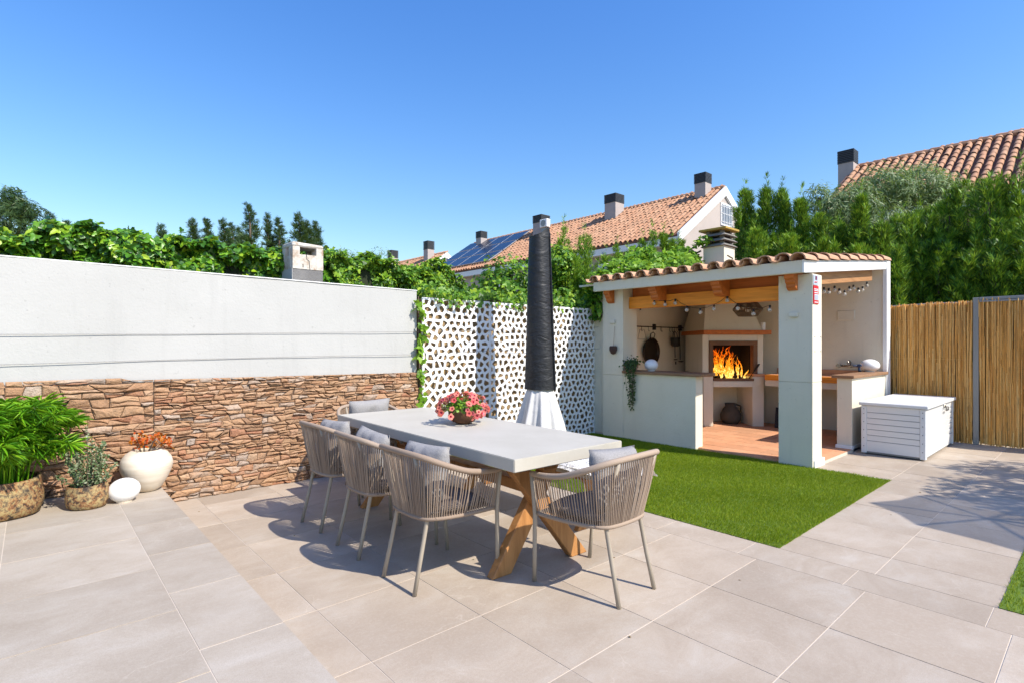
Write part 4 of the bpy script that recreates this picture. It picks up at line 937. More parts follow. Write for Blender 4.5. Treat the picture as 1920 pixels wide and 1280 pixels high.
for i, (loc, rz, lab, jit) in enumerate(chairs):
    a = R(rz) + jit
    if first is None: first = t = make_chair('dining_chair', lab, loc, a)
    else:
        t = copy_tree(first); t.location = loc; t.rotation_euler = (0, 0, a); t['label'] = lab
    mt = Matrix.Translation(loc) @ Matrix.Rotation(a, 4, 'Z')
    o = put('back_cushion', pil[i % 2]); o.matrix_world = mt @ Matrix.Translation((.012*(-1)**i + (.05 if i == 3 else 0), -.105, .612 + (.004 if i < 3 else .055 if i == 4 else .0))) @ Matrix.Rotation(R(-14), 4, 'X') @ Matrix.Rotation(R((-2, 3, -3, 4, 1)[i]), 4, 'Y')
    tag(o, 'light grey back cushion ' + spots[i], 'cushion', 'back cushions on the chairs')
    o = put('seat_cushion', pad_me); o.matrix_world = mt @ Matrix.Translation((0, .015, .413))
    tag(o, 'flat taupe seat cushion ' + spots[i], 'cushion', 'seat cushions on the chairs')

# ------------------------------------------------------------------ bowl of flowers on the table
BC = Vector((2.475, 3.335, .7535)); fb = thing('flower_bowl', 'brown coconut bowl of coral pink petunias on the dining table', 'flower bowl', tuple(BC))
bowl_m = m_plaster("coconut_shell", (0.20,0.10,0.05), (0.10,0.05,0.03), 12, .4)
part('bowl', MB().lathe([(.045,0),(.085,.018),(.112,.06),(.118,.10),(.108,.125),(.10,.124),(.108,.10),(.09,.09)], 28, BC), bowl_m, fb, smooth=0.8)
part('soil', MB().lathe([(.001,.102),(.104,.100)], 20, BC), M['soil'], fb)
def petunia():
    mb = MB(); n = 20; rings = [(0.10, -.35), (.16, -.08), (.42, .10), (.85, .20), (1.0, .15)]; vs = []
    for k, (r, z) in enumerate(rings):
        for i in range(n):
            a = 2*math.pi*i/n; lob = 1 + (.12*math.cos(5*a) if k > 2 else 0); vs.append((r*lob*math.cos(a), r*lob*math.sin(a), z + (.07*math.cos(5*a) if k == 4 else 0)))
    fs = []; ms = []
    for k in range(4):
        for i in range(n): fs.append((k*n+i, k*n+(i+1)%n, (k+1)*n+(i+1)%n, (k+1)*n+i)); ms.append(1 if k < 2 else 2 if k == 3 and False else 0)
    mb.v = vs; mb.f = fs; mb.m = ms; return mb
pm = petunia().mesh('flower', [M['petal'], M['petalc']], True)
g = np.random.default_rng(12); placed = 0
stems = MB(); 
for i in range(120):
    ang = g.uniform(0, 2*math.pi); el = g.uniform(-.35, 1.25); rr = .152 + .05*abs(math.cos(ang - .6)); 
    d = Vector((math.cos(ang)*math.cos(el), math.sin(ang)*math.cos(el), math.sin(el)*.62))
    p = BC + Vector((0,0,.115)) + Vector((d.x*rr*1.12, d.y*rr*1.12, d.z*rr*.95 + g.normal(0,.012)))
    if p.z < BC.z + .035: continue
    nrm = (d + Vector(g.normal(0, .45, 3)) + Vector((-.25,-.45,.15))).normalized()
    o = put('flower', pm, fb, tuple(p - BC), nrm.to_track_quat('Z', 'Y').to_euler(), (float(g.uniform(.0165,.026)),)*3)
    stems.tube([BC + Vector((d.x*.06, d.y*.06, .10)), BC + Vector((d.x*.11, d.y*.11, .13 + .03*d.z)), p - nrm*.012], .0015, 3, cap=False)
part('stems', stems, M['shrub'], fb, kind='stuff')
leaf_t = [(0,0,0),(.28,.35,.05),(.3,.7,.02),(0,1,-.08),(-.3,.7,.02),(-.28,.35,.05)]; leaf_f = [(0,1,2),(0,2,3),(0,3,4),(0,4,5)]
N = 420; d = rdir(N); d[:,2] = np.abs(d[:,2])*.75; p = np.array(BC)[None] + [0,0,.11] + d*np.array([.15,.15,.11])*g.uniform(.5,1.02,(N,1)); 
part_me = scatter('foliage', leaf_t, leaf_f, p, frames(d + g.normal(0,.5,(N,3)) + [0,0,.5], rdir(N)), g.uniform(.02,.035,N), M['shrub']); put('foliage', part_me, fb, tuple(-BC), kind='stuff')

# ------------------------------------------------------------------ closed parasol
PX, PY = 4.555, 4.60
par = thing('closed_parasol', 'closed garden parasol in a long black cover with white canvas showing below', 'parasol', (PX, PY, 0))
part('pole', MB().tube([(PX,PY,.06),(PX,PY,2.6)], .024, 10), M['steel'], par, smooth=True)
part('stand', MB().box(PX-.25,PX+.25,PY-.25,PY+.25,.01,.06), M['concrete'], par, bevel=.01)
n = 48; prof = []; vs = []; fs = []
Z = [.825,.83] + [.87 + .042*q for q in range(43)] + [2.66]
for k, z in enumerate(Z):
    t = (z-.825)/(2.66-.825); r = .184*(1-t) + .124*t
    for i in range(n):
        a = 2*math.pi*i/n; wv = 1 + .03*math.sin(3*a + z*1.1) + .014*math.sin(5*a + z*3) + .010*math.sin(z*31+3*a)*math.sin(2*a+z*4); topz = z + (0.0 if k < 43 else .075*max(0, math.cos(a + 1.05))**3 - .02*math.cos(2*a))
        vs.append((PX + r*wv*math.cos(a) + .01*math.sin(z*2), PY + r*wv*math.sin(a), topz))
fs = [(k*n+i, k*n+(i+1)%n, (k+1)*n+(i+1)%n, (k+1)*n+i) for k in range(len(Z)-1) for i in range(n)]
part('cover', MB().add(vs, fs), M['cover'], par, smooth=True)
sa_ = 5.05; part('seam_flap', MB().add([(PX+ (.19-.067*t)*math.cos(sa_+e)*q_, PY+(.19-.067*t)*math.sin(sa_+e)*q_, .82+1.86*t) for t in (0,.5,1) for (e,q_) in ((-.06,1.0),(-.05,1.10),(.05,1.10),(.06,1.0))], [(r*4+i, r*4+i+1, r*4+i+5, r*4+i+4) for r in range(2) for i in range(3)]), M['cover'], par)
vs = []; Z2 = [(.84,.14),(.80,.165),(.70,.195),(.55,.235),(.40,.275),(.28,.30)]; n2 = 240
for k, (z, r) in enumerate(Z2):
    for i in range(n2):
        a = 2*math.pi*i/n2; fold = (.02+.095*k/5)*(math.sin(8*a+.6*math.sin(a*2)) + .4*math.sin(19*a+k*.3)); vs.append((PX+r*(1+fold)*math.cos(a), PY+r*(1+fold)*math.sin(a), z + (.025*math.sin(5*a) if k == 5 else 0)))
fs = [(k*n2+i, k*n2+(i+1)%n2, (k+1)*n2+(i+1)%n2, (k+1)*n2+i) for k in range(5) for i in range(n2)]
part('canopy_skirt', MB().add(vs, fs), M['canvas'], par, smooth=True)

# ------------------------------------------------------------------ storage box
bx0, bx1, by0, by1 = 7.745, 9.36, 1.46, 2.115
sb = thing('storage_box', 'white metal storage box with grooved panels and lid beside the hut', 'storage box', ((bx0+bx1)/2, (by0+by1)/2, 0))
part('body', MB().box(bx0+.02,bx1-.02,by0+.02,by1-.02,.015,.585), M['boxgap'], sb)
zs = [.03, .165, .235, .305, .375, .445, .515, .60]
for k in range(len(zs)-1):
    g_ap = .006; z0, z1 = zs[k]+g_ap, zs[k+1]
    part('slat', MB().hexa([(bx0+.008,by0+.06,z0),(bx0+.03,by0+.06,z0),(bx0+.03,by1-.06,z0),(bx0+.008,by1-.06,z0),(bx0+.002,by0+.06,z1),(bx0+.03,by0+.06,z1),(bx0+.03,by1-.06,z1),(bx0+.002,by1-.06,z1)]), M['boxmetal'], sb)
    part('slat', MB().hexa([(bx0+.06,by0+.008,z0),(bx1-.06,by0+.008,z0),(bx1-.06,by0+.03,z0),(bx0+.06,by0+.03,z0),(bx0+.06,by0+.001,z1),(bx1-.06,by0+.001,z1),(bx1-.06,by0+.03,z1),(bx0+.06,by0+.03,z1)]), M['boxmetal'], sb)
for (x, y) in ((bx0,by0),(bx0,by1-.059),(bx1-.059,by0)): part('corner_post', MB().box(x,x+.059,y,y+.059,.012,.601), M['boxmetal'], sb, bevel=.006)
part('lid', MB().box(bx0-.02,bx1+.02,by0-.025,by1+.02,.605,.645), M['boxmetal'], sb, bevel=.006)
part('handle', MB().tube([(8.70,by0-.002,.555),(8.70,by0-.03,.555),(8.70,by0-.03,.52),(8.82,by0-.03,.52),(8.82,by0-.03,.555),(8.82,by0-.002,.555)], .009, 6), M['chrome'], sb); part('lock', MB().box(8.73,8.79,by0-.012,by0+.0005,.545,.59), M['chrome'], sb, bevel=.004)
rv = MB()
for z in (.10,.2,.3,.4,.5,.56): rv.sphere((bx0-.001,by0+.03,z),.006,6,4).sphere((bx0-.001,by1-.03,z),.006,6,4)
part('rivets', rv, M['steel'], sb)

# ------------------------------------------------------------------ pots and plants by the stone wall
Z0 = STEP
def rough_pot(t, c, r, h, seed, lean=0):
    g = random.Random(seed); a1, a2, a3 = [g.uniform(0,6) for _ in range(3)]
    wob = lambda a, z: 1 + .03*math.sin(2*a+a1) + .02*math.sin(3*a+a2+z*6) + .012*math.sin(7*a+z*25)
    prof = [(r*.78,0),(r*.92,.015),(r*1.0,h*.3),(r*1.01,h*.55),(r*.98,h*.8),(r*.955,h),(r*.90,h*1.0),(r*.88,h*.9),(r*.9,h*.82)]
    m_ = MB().lathe(prof, 40, c, 0, wob); m_.v = [(x, y, z + (.10*(x-c[0])/r*h*lean + .02*h*math.sin(3*math.atan2(y-c[1], x-c[0])+a1)) * max(0, (z-c[2])/h)) for x, y, z in m_.v]
    part('pot', m_, M['pot'], t, smooth=0.9); part('soil', MB().lathe([(.001,h*.84),(r*.89,h*.82)], 24, c), M['soil'], t)
c = (-.165, 5.08, Z0); t = thing('potted_palm', 'bushy bright green bamboo palm in the large rust brown pot', 'potted plant', c); rough_pot(t, c, .225, .255, 3, .2)
g = np.random.default_rng(21); canes = MB(); P = []; NN = []; TT = []; SS = []
for i in range(105):
    a = g.uniform(0, 2*math.pi); r0 = .17*math.sqrt(g.random()); top = g.uniform(.26,.57); out = g.uniform(.05,.31)
    b0 = Vector((c[0]+r0*math.cos(a), c[1]+r0*math.sin(a), Z0+.22)); a2 = a + g.normal(0,.4)
    if math.sin(a2) > .3: out *= .45
    pts = [b0, b0+Vector((math.cos(a2)*out*.25, math.sin(a2)*out*.25, top*.55)), b0+Vector((math.cos(a2)*out*.6, math.sin(a2)*out*.6, top*.85)), b0+Vector((math.cos(a2)*out, math.sin(a2)*out, top*.95))]
    cp = catmull(pts, 9); canes.tube(cp, [.0035]*4+[.0025]*3+[.0015]*2, 4, cap=False)
    for k in range(3, 9):
        if k < 4 and g.random() < .5: continue
        d = (cp[k]-cp[k-1]).normalized(); nl = 4 if k < 8 else 9
        for s in range(nl*2):
            dirv = Vector(g.normal(0,1,3)); dirv = (dirv - d*dirv.dot(d)*.6 + d*.55 + Vector((0,0,-.12))).normalized()
            P.append(cp[k]); TT.append(dirv); NN.append(Vector((0,0,1)) + Vector(g.normal(0,.35,3))); SS.append(g.uniform(.085,.15))
part('canes', canes, M['palm'], t, kind='stuff')
blade_t = [(0,0,0),(.042,.3,.03),(.036,.65,0),(0,1,-.16),(-.036,.65,0),(-.042,.3,.03)]; blade_f = [(0,1,2),(0,2,3),(0,3,4),(0,4,5)]
me = scatter('fronds', blade_t, blade_f, np.array([tuple(p) for p in P]), frames(np.array([tuple(p) for p in NN]), np.array([tuple(p) for p in TT])), np.array(SS), M['palm']); put('fronds', me, t, (-c[0],-c[1],-c[2]), kind='stuff')
c = (.30, 4.955, Z0); t = thing('potted_shrub', 'small grey green shrub with tiny leaves in the small rust brown pot', 'potted plant', c); rough_pot(t, c, .128, .17, 5, .6)
st_ = MB(); P = []; TT = []
for i in range(34):
    a = g.uniform(0,2*math.pi); h = g.uniform(.10,.34) if i else .44; out = g.uniform(.02,.15)*(1.15-h*1.6); b0 = Vector((c[0]+.05*math.cos(a), c[1]+.05*math.sin(a), Z0+.14))
    cp = catmull([b0, b0+Vector((math.cos(a)*out*.6, math.sin(a)*out*.6, h*.55)), b0+Vector((math.cos(a)*out, math.sin(a)*out, h))], 14); st_.tube(cp, .0018, 3, cap=False)
    for k in range(2, 14):
        for s in range(5): P.append(tuple(cp[k] + Vector(g.normal(0,.004,3)))); TT.append(tuple(g.normal(0,1,3) + [0,0,.5]))
part('twigs', st_, M['bark'], t, kind='stuff')
N = len(P); put('leaves', scatter('leaves', leaf_t, leaf_f, np.array(P), frames(rdir(N)+[0,-.4,.6], np.array(TT)), g.uniform(.014,.024,N), M['sage']), t, (-c[0],-c[1],-c[2]), kind='stuff')
c = (.69, 5.20, Z0); t = thing('stoneware_vase', 'round cream stoneware vase holding orange bracts', 'vase', c)
part('vase', MB().lathe([(.072,0),(.108,.03),(.152,.11),(.178,.18),(.182,.22),(.170,.265),(.142,.302),(.105,.325),(.088,.328),(.095,.31),(.13,.26)], 36, c, 0, lambda a, z: 1 + (.03*math.sin(3*a+1)+.02*math.sin(7*a))*max(0, z-.27)*9), M['vase'], t, smooth=True)
st_ = MB(); P = []; 
for i in range(9):
    a = i*.7; tp_ = Vector((c[0] + .03 + .11*math.cos(a), c[1] - .02 + .06*math.sin(a), Z0 + .37 + .075*((i*5)%9)/9)); st_.tube([(c[0],c[1],Z0+.2), (c[0]+.03*math.cos(a), c[1]+.02*math.sin(a), Z0+.29), tp_], .003, 4)
    for s in range(22): P.append(tuple(tp_ + Vector(g.normal(0,.022,3))))
part('stems', st_, M['bark'], t); N = len(P); put('bracts', scatter('bracts', leaf_t, leaf_f, np.array(P), frames(rdir(N)+[0,-.5,.3], rdir(N)), g.uniform(.02,.036,N), M['orange']), t, (-c[0],-c[1],-c[2]), kind='stuff')
P = [(c[0]+.08+.02*i, c[1]-.13, Z0+.27-.004*i) for i in range(5)]; 
c = (.515, 4.935, Z0); t = thing('ceramic_egg', 'speckled white egg shaped ceramic ornament in front of the vase', 'ornament', c)
em_ = MB().sphere((0,0,0), .5, 28, 18); put('egg', em_.mesh('egg', M['egg'], True), t, (0,0,.088), (0, R(84), R(-8)), (.176,.176,.205))
part('base', MB().lathe([(.05,.0),(.055,.012)], 16), M['vase'], t, local=True)
# trailing plant on the counter
c = (6.42, 4.585, .985); t = thing('trailing_plant', 'green trailing plant hanging from the counter over the hut front', 'potted plant', c)
part('pot', MB().lathe([(.05,0),(.07,.09),(.062,.09),(.055,.05)], 18, c), M['rooftile'], t, smooth=0.6)
P = []; v_ = MB()
for i in range(15):
    y = c[1] - .02 + g.normal(0,.05); dn = g.uniform(.12,.50) if i > 4 else g.uniform(.35,.56); cp = catmull([Vector(c)+Vector((0,0,.09)), Vector((6.34, y, 1.10)), Vector((6.315, y-.01, .97)), Vector((6.345, y*.3+.7*(c[1]-.03), .985-dn))], 22); v_.tube(cp, .002, 3, cap=False)
    for k in range(3, 22):
        for s in range(2): P.append(tuple(cp[k]+Vector(g.normal(0,.012,3))))
for i in range(140): P.append(tuple(np.array(c)+[-.02,0,.13]+g.normal(0,1,3)*[.045,.06,.03]))
P = [p for p in P if p[0] < 6.362 or p[2] > .99]
part('vines', v_, M['bark'], t, kind='stuff'); N = len(P); put('leaves', scatter('leaves', leaf_t, leaf_f, np.array(P), frames(rdir(N)+[-1,-.2,.4], rdir(N)+[0,0,-.7]), g.uniform(.022,.042,N), M['darkleaf']), t, (-c[0],-c[1],-c[2]), kind='stuff')

# a few dry leaves and crumbs on the paving
g = np.random.default_rng(77); N = 46; P = np.stack([g.uniform(1.0, 6.2, N), g.uniform(-.2, 5.2, N), np.full(N, .003)], 1); k = (P[:,0] < 3.7) | (P[:,1] < 1.4); P = P[k]; N = len(P)
dry = m_leaf("dry_leaf", [(0.10,0.06,0.03), (0.20,0.12,0.05), (0.14,0.13,0.04)], 0.1)
tag(put('fallen_leaves', scatter('fallen_leaves', leaf_t, leaf_f, P, frames(rdir(N)*.25+[0,0,1], rdir(N)), g.uniform(.008,.022,N), dry)), 'tiny dry leaves and crumbs scattered over the beige paving', 'leaf litter', kind='stuff')
# ------------------------------------------------------------------ hedges, climbers and trees
ivy_t = [(0,0,0),(.34,-.12,.03),(.52,.22,-.03),(.27,.42,.05),(.22,.78,.0),(0,1.05,-.10),(-.22,.78,.0),(-.27,.42,.05),(-.52,.22,-.03),(-.34,-.12,.03)]
ivy_f = [(0,1,2),(0,2,3),(0,3,4),(0,4,5),(0,5,6),(0,6,7),(0,7,8),(0,8,9)]
def leafmass(P, out, size, m, tpl=(ivy_t, ivy_f), spread=.55, droop=.5):
    N = len(P); nrm = out + rng.normal(0, spread, (N, 3)); tan = rng.normal(0, .6, (N, 3)) + [0, 0, -droop]
    return scatter('foliage', tpl[0], tpl[1], P, frames(nrm, tan), rng.uniform(size[0], size[1], N), m)
def hedge(name, lab, x0, x1, y, topf, zb, dens, size, m, nleaf=0, thick=.7, bulge=.10):
    t = thing(name, lab, 'hedge', ((x0+x1)/2, y+.35, 0)); L = x1-x0
    N = int(L*dens); x = rng.uniform(x0, x1, N); z = zb + (topf(x)-zb)*rng.random(N)**.9
    bl = bulge*(np.sin(x*4.1+z*5)+np.sin(x*9.3-z*8)*.7+np.sin(x*17+z*13)*.4)
    yy = y - bl + np.abs(rng.normal(0, .07, N)); P1 = np.stack([x, yy, z], 1); o1 = np.tile([[-.15,-.8,.45]], (N,1))
    N2 = int(L*dens*.7); x2 = rng.uniform(x0, x1, N2); y2 = rng.uniform(y-.05, y+thick, N2); z2 = topf(x2) + .045*np.sin(x2*7+y2*9) + .04*np.sin(x2*19) + np.abs(rng.normal(0,.03,N2)) - .02 - .35*np.maximum(0,(y2-y)/thick-.5)**2
    P2 = np.stack([x2,y2,z2],1); o2 = np.tile([[-.1,-.45,.9]], (N2,1)); P = np.vstack([P1,P2]); O = np.vstack([o1,o2])
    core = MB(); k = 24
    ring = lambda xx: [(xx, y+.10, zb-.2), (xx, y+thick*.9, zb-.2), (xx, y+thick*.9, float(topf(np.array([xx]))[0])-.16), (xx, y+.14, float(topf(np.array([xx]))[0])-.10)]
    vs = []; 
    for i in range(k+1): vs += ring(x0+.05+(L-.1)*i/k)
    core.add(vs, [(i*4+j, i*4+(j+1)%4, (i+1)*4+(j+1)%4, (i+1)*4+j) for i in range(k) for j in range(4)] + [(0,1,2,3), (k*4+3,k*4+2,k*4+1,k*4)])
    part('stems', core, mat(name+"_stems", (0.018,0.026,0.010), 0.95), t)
    part('trunk', MB().tube([((x0+x1)/2, y+.4, 0), ((x0+x1)/2, y+.4, zb)], .05, 6), M['bark'], t)
    off = tuple(-c for c in t.location)
    if nleaf:                                 # the leaves that show largest, one by one
        d = np.hypot(P[:,0], P[:,1]); vis = (P[:,0]/P[:,1] > -.03)
        front = np.where(vis, d + np.maximum(0, (P[:,1]-(y+.05)))*6, 99); idx = np.argsort(front)[:nleaf]; keep = np.ones(len(P), bool); keep[idx] = False
        lm = MB().add(ivy_t, ivy_f).mesh('leaf', m); Fm = frames(O[idx] + rng.normal(0,.45,(nleaf,3)), rng.normal(0,.6,(nleaf,3)) + [0,0,-.6])
        for q, i in enumerate(idx):
            o = put('leaf', lm, t); s = rng.uniform(size[0]*1.1, size[1]*1.1)
            o.matrix_local = Matrix.Translation(Vector(P[i]) + Vector(off)) @ Matrix(Fm[q].tolist()).to_4x4() @ Matrix.Scale(s, 4)
        P = P[keep]; O = O[keep]
    put('foliage', leafmass(P, O, size, m), t, off, kind='stuff'); return t
h1 = lambda x: 2.375 + .03*np.sin(x*2.3+1.0) + .02*np.sin(x*5.1) + .02*np.sin(x*11) - .10*np.exp(-((x+.1)/.45)**2)
hedge('ivy_hedge', 'glossy ivy hedge rising behind the left part of the white wall', -1.6, 2.75, 6.22, h1, 1.75, 3400, (.045,.082), M['ivy'], 290)
h2 = lambda x: 2.36 + .06*np.sin(x*3.1) + .05*np.sin(x*8.3) + np.where(x > 4.2, -(x-4.2)*.8, 0)
hedge('shrub_hedge', 'bushy bright green climber hedge behind the end of the white wall', 2.62, 5.15, 6.0, h2, 1.7, 4200, (.035,.062), M['shrub'], 0, .8, .09)
# loose strands of ivy over the lattice and down the end of the wall
def climber(name, lab, cat, pts, loc, size, m, out=(-.2,-.8,.4), tpl=(ivy_t, ivy_f), stems=None, spread=.5):
    t = thing(name, lab, cat, loc); P = np.array(pts)
    put('foliage', leafmass(P, np.tile([out], (len(P),1)), size, m, tpl, spread), t, tuple(-c for c in loc), kind='stuff')
    if stems: part('stems', stems, M['bark'], t)
    return t
N = 1900; x = rng.uniform(3.45, 6.7, N); z = 1.93 + .07*np.abs(rng.normal(0,1,N)) + .03*np.sin(x*6) - .09*(rng.random(N) < .05); y = 5.37 + rng.uniform(-.05, .4, N); y = np.where(z < 1.9, 5.345, y)
st_ = MB().tube([(3.45,5.5,1.88),(5,5.52,1.95),(6.6,5.5,1.92)], .012, 5)
climber('ivy_strand', 'light green leafy shoots creeping along the top edge of the white lattice', 'climber', np.stack([x,y,z],1), (5,5.5,1.9), (.035,.065), M['shrub'], stems=st_)
st_ = MB().tube([(3.385,5.46,.55),(3.39,5.42,1.0),(3.38,5.43,1.5),(3.395,5.46,1.92)], .008, 5); P = []
for i in range(70):
    z = rng.uniform(.6,1.9); P.append((3.385+rng.normal(0,.028)+.02*math.sin(z*9), 5.395-abs(rng.normal(0,.02)), z))
climber('ivy_vine', 'thin ivy vine climbing the gap between white wall and lattice', 'climber', P, (3.39,5.45,.5), (.05,.085), M['vine'], stems=st_)
def blob(c, r, N, squash=.85, shell=.45):
    d = rdir(N); rad = (1 - shell*rng.random(N)**1.5); bump_ = 1 + .16*np.sin(d[:,0]*7+d[:,2]*5)+.12*np.sin(d[:,1]*9+d[:,0]*4)
    return np.array(c) + d*np.array([r, r, r*squash])*(rad*bump_)[:,None], d
def bush(name, lab, cat, blobs, size, m, base_, tpl=(ivy_t, ivy_f), trunk=.05):
    t = thing(name, lab, cat, base_); off = tuple(-c for c in base_); Ps = []; Os = []
    for (c, r, N, sq) in blobs:
        P, d = blob(c, r, N, sq); Ps.append(P); Os.append(d + [0,-.2,.35])
    put('crown', leafmass(np.vstack(Ps), np.vstack(Os), size, m, tpl), t, off)
    tr = MB(); top = Vector(blobs[0][0]); tr.tube([base_, Vector(base_)*.5 + top*.5, top], [trunk, trunk*.8, trunk*.4], 7)
    for (c, r, N, sq) in blobs[1:]: tr.tube([Vector(base_)*.6 + top*.4, Vector(c)], [trunk*.6, trunk*.25], 6)
    part('trunk', tr, M['bark'], t); return t
bush('garden_bush', 'dense mid green bush left of the parasol in front of the row house', 'bush', [((6.35,7.15,2.25),.62,2600,1.0),((6.2,7.0,1.75),.6,1500,.9),((6.75,7.3,1.9),.5,1200,.9)], (.05,.09), M['shrub'], (6.35,7.1,0))
bush('garden_bush', 'yellowish green bush behind the parasol and lattice', 'bush', [((7.55,7.0,2.2),.62,2600,1.0),((8.1,6.9,1.9),.6,2000,.9),((7.2,6.9,2.85),.42,1300,.8),((8.6,7.0,2.3),.6,1800,.8)], (.05,.09), M['shrub'], (7.7,7.0,0))
# grape vine over the hut roof and hanging at its left end
P, d = [], []
for (c, r, N, sq) in (((7.0,4.75,2.46),.30,420,.45),((7.5,4.55,2.52),.34,520,.45),((7.1,5.2,2.50),.40,700,.6),((7.9,4.95,2.68),.40,650,.55),((8.3,4.95,2.80),.30,420,.7),((6.75,5.25,2.38),.28,500,.8),((7.6,5.25,2.72),.35,600,.7),((8.1,4.72,2.72),.20,200,.6)):
    a, b = blob(c, r, N, sq); P.append(a); d.append(b)
P = np.vstack(P); P[:,2] = np.maximum(P[:,2], 2.29 + .104*(P[:,0]-6.2) + .06)
st_ = MB().tube(catmull([(6.62,5.24,0.0),(6.6,5.25,1.2),(6.7,5.2,2.3),(7.2,5.0,2.52),(8.1,4.95,2.72),(8.55,4.72,2.95)], 24), .016, 6)
tw = catmull([(8.2,4.9,2.78),(8.38,4.75,3.02),(8.42,4.62,3.08),(8.44,4.52,3.12)], 8); st_.tube(tw, .005, 4)
P = np.vstack([P, np.array([tuple(p + Vector(rng.normal(0,.035,3))) for p in tw for _ in range(7)])])
climber('grape_vine', 'bright green grape vine spreading over the tile roof of the hut', 'climber', P, (6.62,5.24,0), (.055,.10), M['vine'], (-.4,-.4,.8), stems=st_)
N = 900; P = np.stack([rng.uniform(6.3,6.85,N), rng.uniform(5.08,5.40,N), rng.uniform(1.74,2.28,N)],1); k = (P[:,1] > 5.13) | (P[:,0] < 6.34); P = P[k]
climber('dark_ivy', 'dark green ivy hanging between the lattice and the left hut pillar', 'climber', P, (6.55,5.25,1.7), (.05,.09), M['ivy'], stems=MB().tube([(6.6,5.25,1.7),(6.6,5.25,2.3)], .012, 5))

# ---- conifers
def spray(n=3, w=.085):
    v = []; f = []
    for k in range(n):
        a = R((k-(n-1)/2)*26); L = 1 - .09*abs(k-(n-1)/2); d = (math.sin(a), math.cos(a)); p = (d[1], -d[0]); b = .12*k
        o = len(v); bs = (d[0]*.05, d[1]*.05); v += [(bs[0]-p[0]*w*.35, bs[1]-p[1]*w*.35, 0), (bs[0]+p[0]*w*.35, bs[1]+p[1]*w*.35, 0), (d[0]*L*.6+p[0]*w*.5, d[1]*L*.6+p[1]*w*.5, .05), (d[0]*L, d[1]*L, -.04+.03*(k%2))]
        f += [(o, o+1, o+2, o+3)]
    return v, f
sp_t = spray()
def conifer(name, lab, base_, h, r, N, size, m, zlow=.1, leaders=3, lean=0, sharp=.85, group=None, out=.35, gaps=.25, plume=(.35,.75), per=26):
    """trunk, leaders and many upswept plumes; each plume is a tuft of sprays"""
    t = thing(name, lab, 'tree', base_, 0, group); b = np.array(base_); g = rng
    L = [(0, 0, h, r)] + [(g.uniform(-.7,.7)*r, g.uniform(-.7,.7)*r, h*g.uniform(.72,.93), r*g.uniform(.4,.6)) for _ in range(leaders)]
    wts = np.array([q[3]*q[2] for q in L]); wts /= wts.sum(); Ps = []; Ds = []; Is = []
    for (ox, oy, hh, rr), wt in zip(L, wts):
        M_ = max(8, int(N*wt/per)); tt = zlow + (.97-zlow)*g.random(M_)**1.1; a = g.uniform(0, 2*math.pi, M_)
        rad = rr*(1-tt)**sharp*((.25+.75*g.random(M_)**.6) if per > 20 else g.random(M_)**.9)*(1+.25*g.normal(0,1,M_)*.6)
        pl = g.uniform(plume[0], plume[1], M_)*(1-.45*tt)*min(1, rr*2.2+.2)
        ax = np.stack([np.cos(a)*out, np.sin(a)*out, np.full(M_, .9)], 1) + g.normal(0,.09,(M_,3)); ax[:,0] += lean*(.3+.8*tt); ax /= np.linalg.norm(ax,axis=1,keepdims=True)
        p0 = np.stack([ox + rad*np.cos(a) + lean*tt**3*h*.10, oy + rad*np.sin(a), tt*hh], 1)
        p0 = np.vstack([p0, [[ox + lean*.10*h, oy, hh-.85*plume[1]]]]); ax = np.vstack([ax, [[lean*.35, 0, 1]]]); pl = np.append(pl, plume[1]); M_ += 1
        s_ = g.random((M_, per)); wf = np.full(M_, .15); wf[-1] = .07; w_ = pl[:,None]*wf[:,None]*(1-s_)**.7*np.sqrt(g.random((M_,per)))+.004; an = g.uniform(0,2*math.pi,(M_,per))
        e1 = np.cross(ax, [[.3,.8,.1]]); e1 /= np.linalg.norm(e1,axis=1,keepdims=True); e2 = np.cross(ax, e1)
        off = e1[:,None]*(np.cos(an)*w_)[:,:,None] + e2[:,None]*(np.sin(an)*w_)[:,:,None]
        P = p0[:,None] + ax[:,None]*(s_*pl[:,None])[:,:,None] + off
        D = ax[:,None] + off/(np.linalg.norm(off,axis=2,keepdims=True)+1e-6)*.55 + g.normal(0,.16,P.shape)
        top = P[:,:,2] < h - .10 + .25*(np.arange(M_) == M_-1)[:,None] - .22*np.hypot(P[:,:,0], P[:,:,1])/max(.1, r)*(P[:,:,2] > h*.8)
        Ps.append(P[top]); Ds.append(D[top]); Is.append(np.repeat(g.random(M_), per).reshape(M_,per)[top])
    P = np.vstack(Ps)+b; D = np.vstack(Ds); I = np.concatenate(Is); nn = rdir(len(P)) + [0,-.3,.2]
    me = scatter('crown', sp_t[0], sp_t[1], P, frames(nn - D*np.sum(nn*D,axis=1,keepdims=True)/np.sum(D*D,axis=1,keepdims=True), D), rng.uniform(size[0]*.95, size[1]*1.0, len(P)), [m, M['conifer_b'] if m is M['conifer'] else m])
    me.polygons.foreach_set("material_index", np.repeat((I > (.55 if zlow < .35 else .68)).astype(np.int32), len(sp_t[1]))); put('crown', me, t, tuple(-c for c in base_))
    tr = MB()
    for (ox, oy, hh, rr) in L: tr.tube([(b[0]+ox*.3, b[1]+oy*.3, 0), (b[0]+ox*.7+lean*.01*h, b[1]+oy*.7, hh*.5), (b[0]+ox+lean*.09*h, b[1]+oy, hh*.93)], [.03+.05*rr, .02+.03*rr, .008], 6)
    part('trunk', tr, M['bark'], t); return t
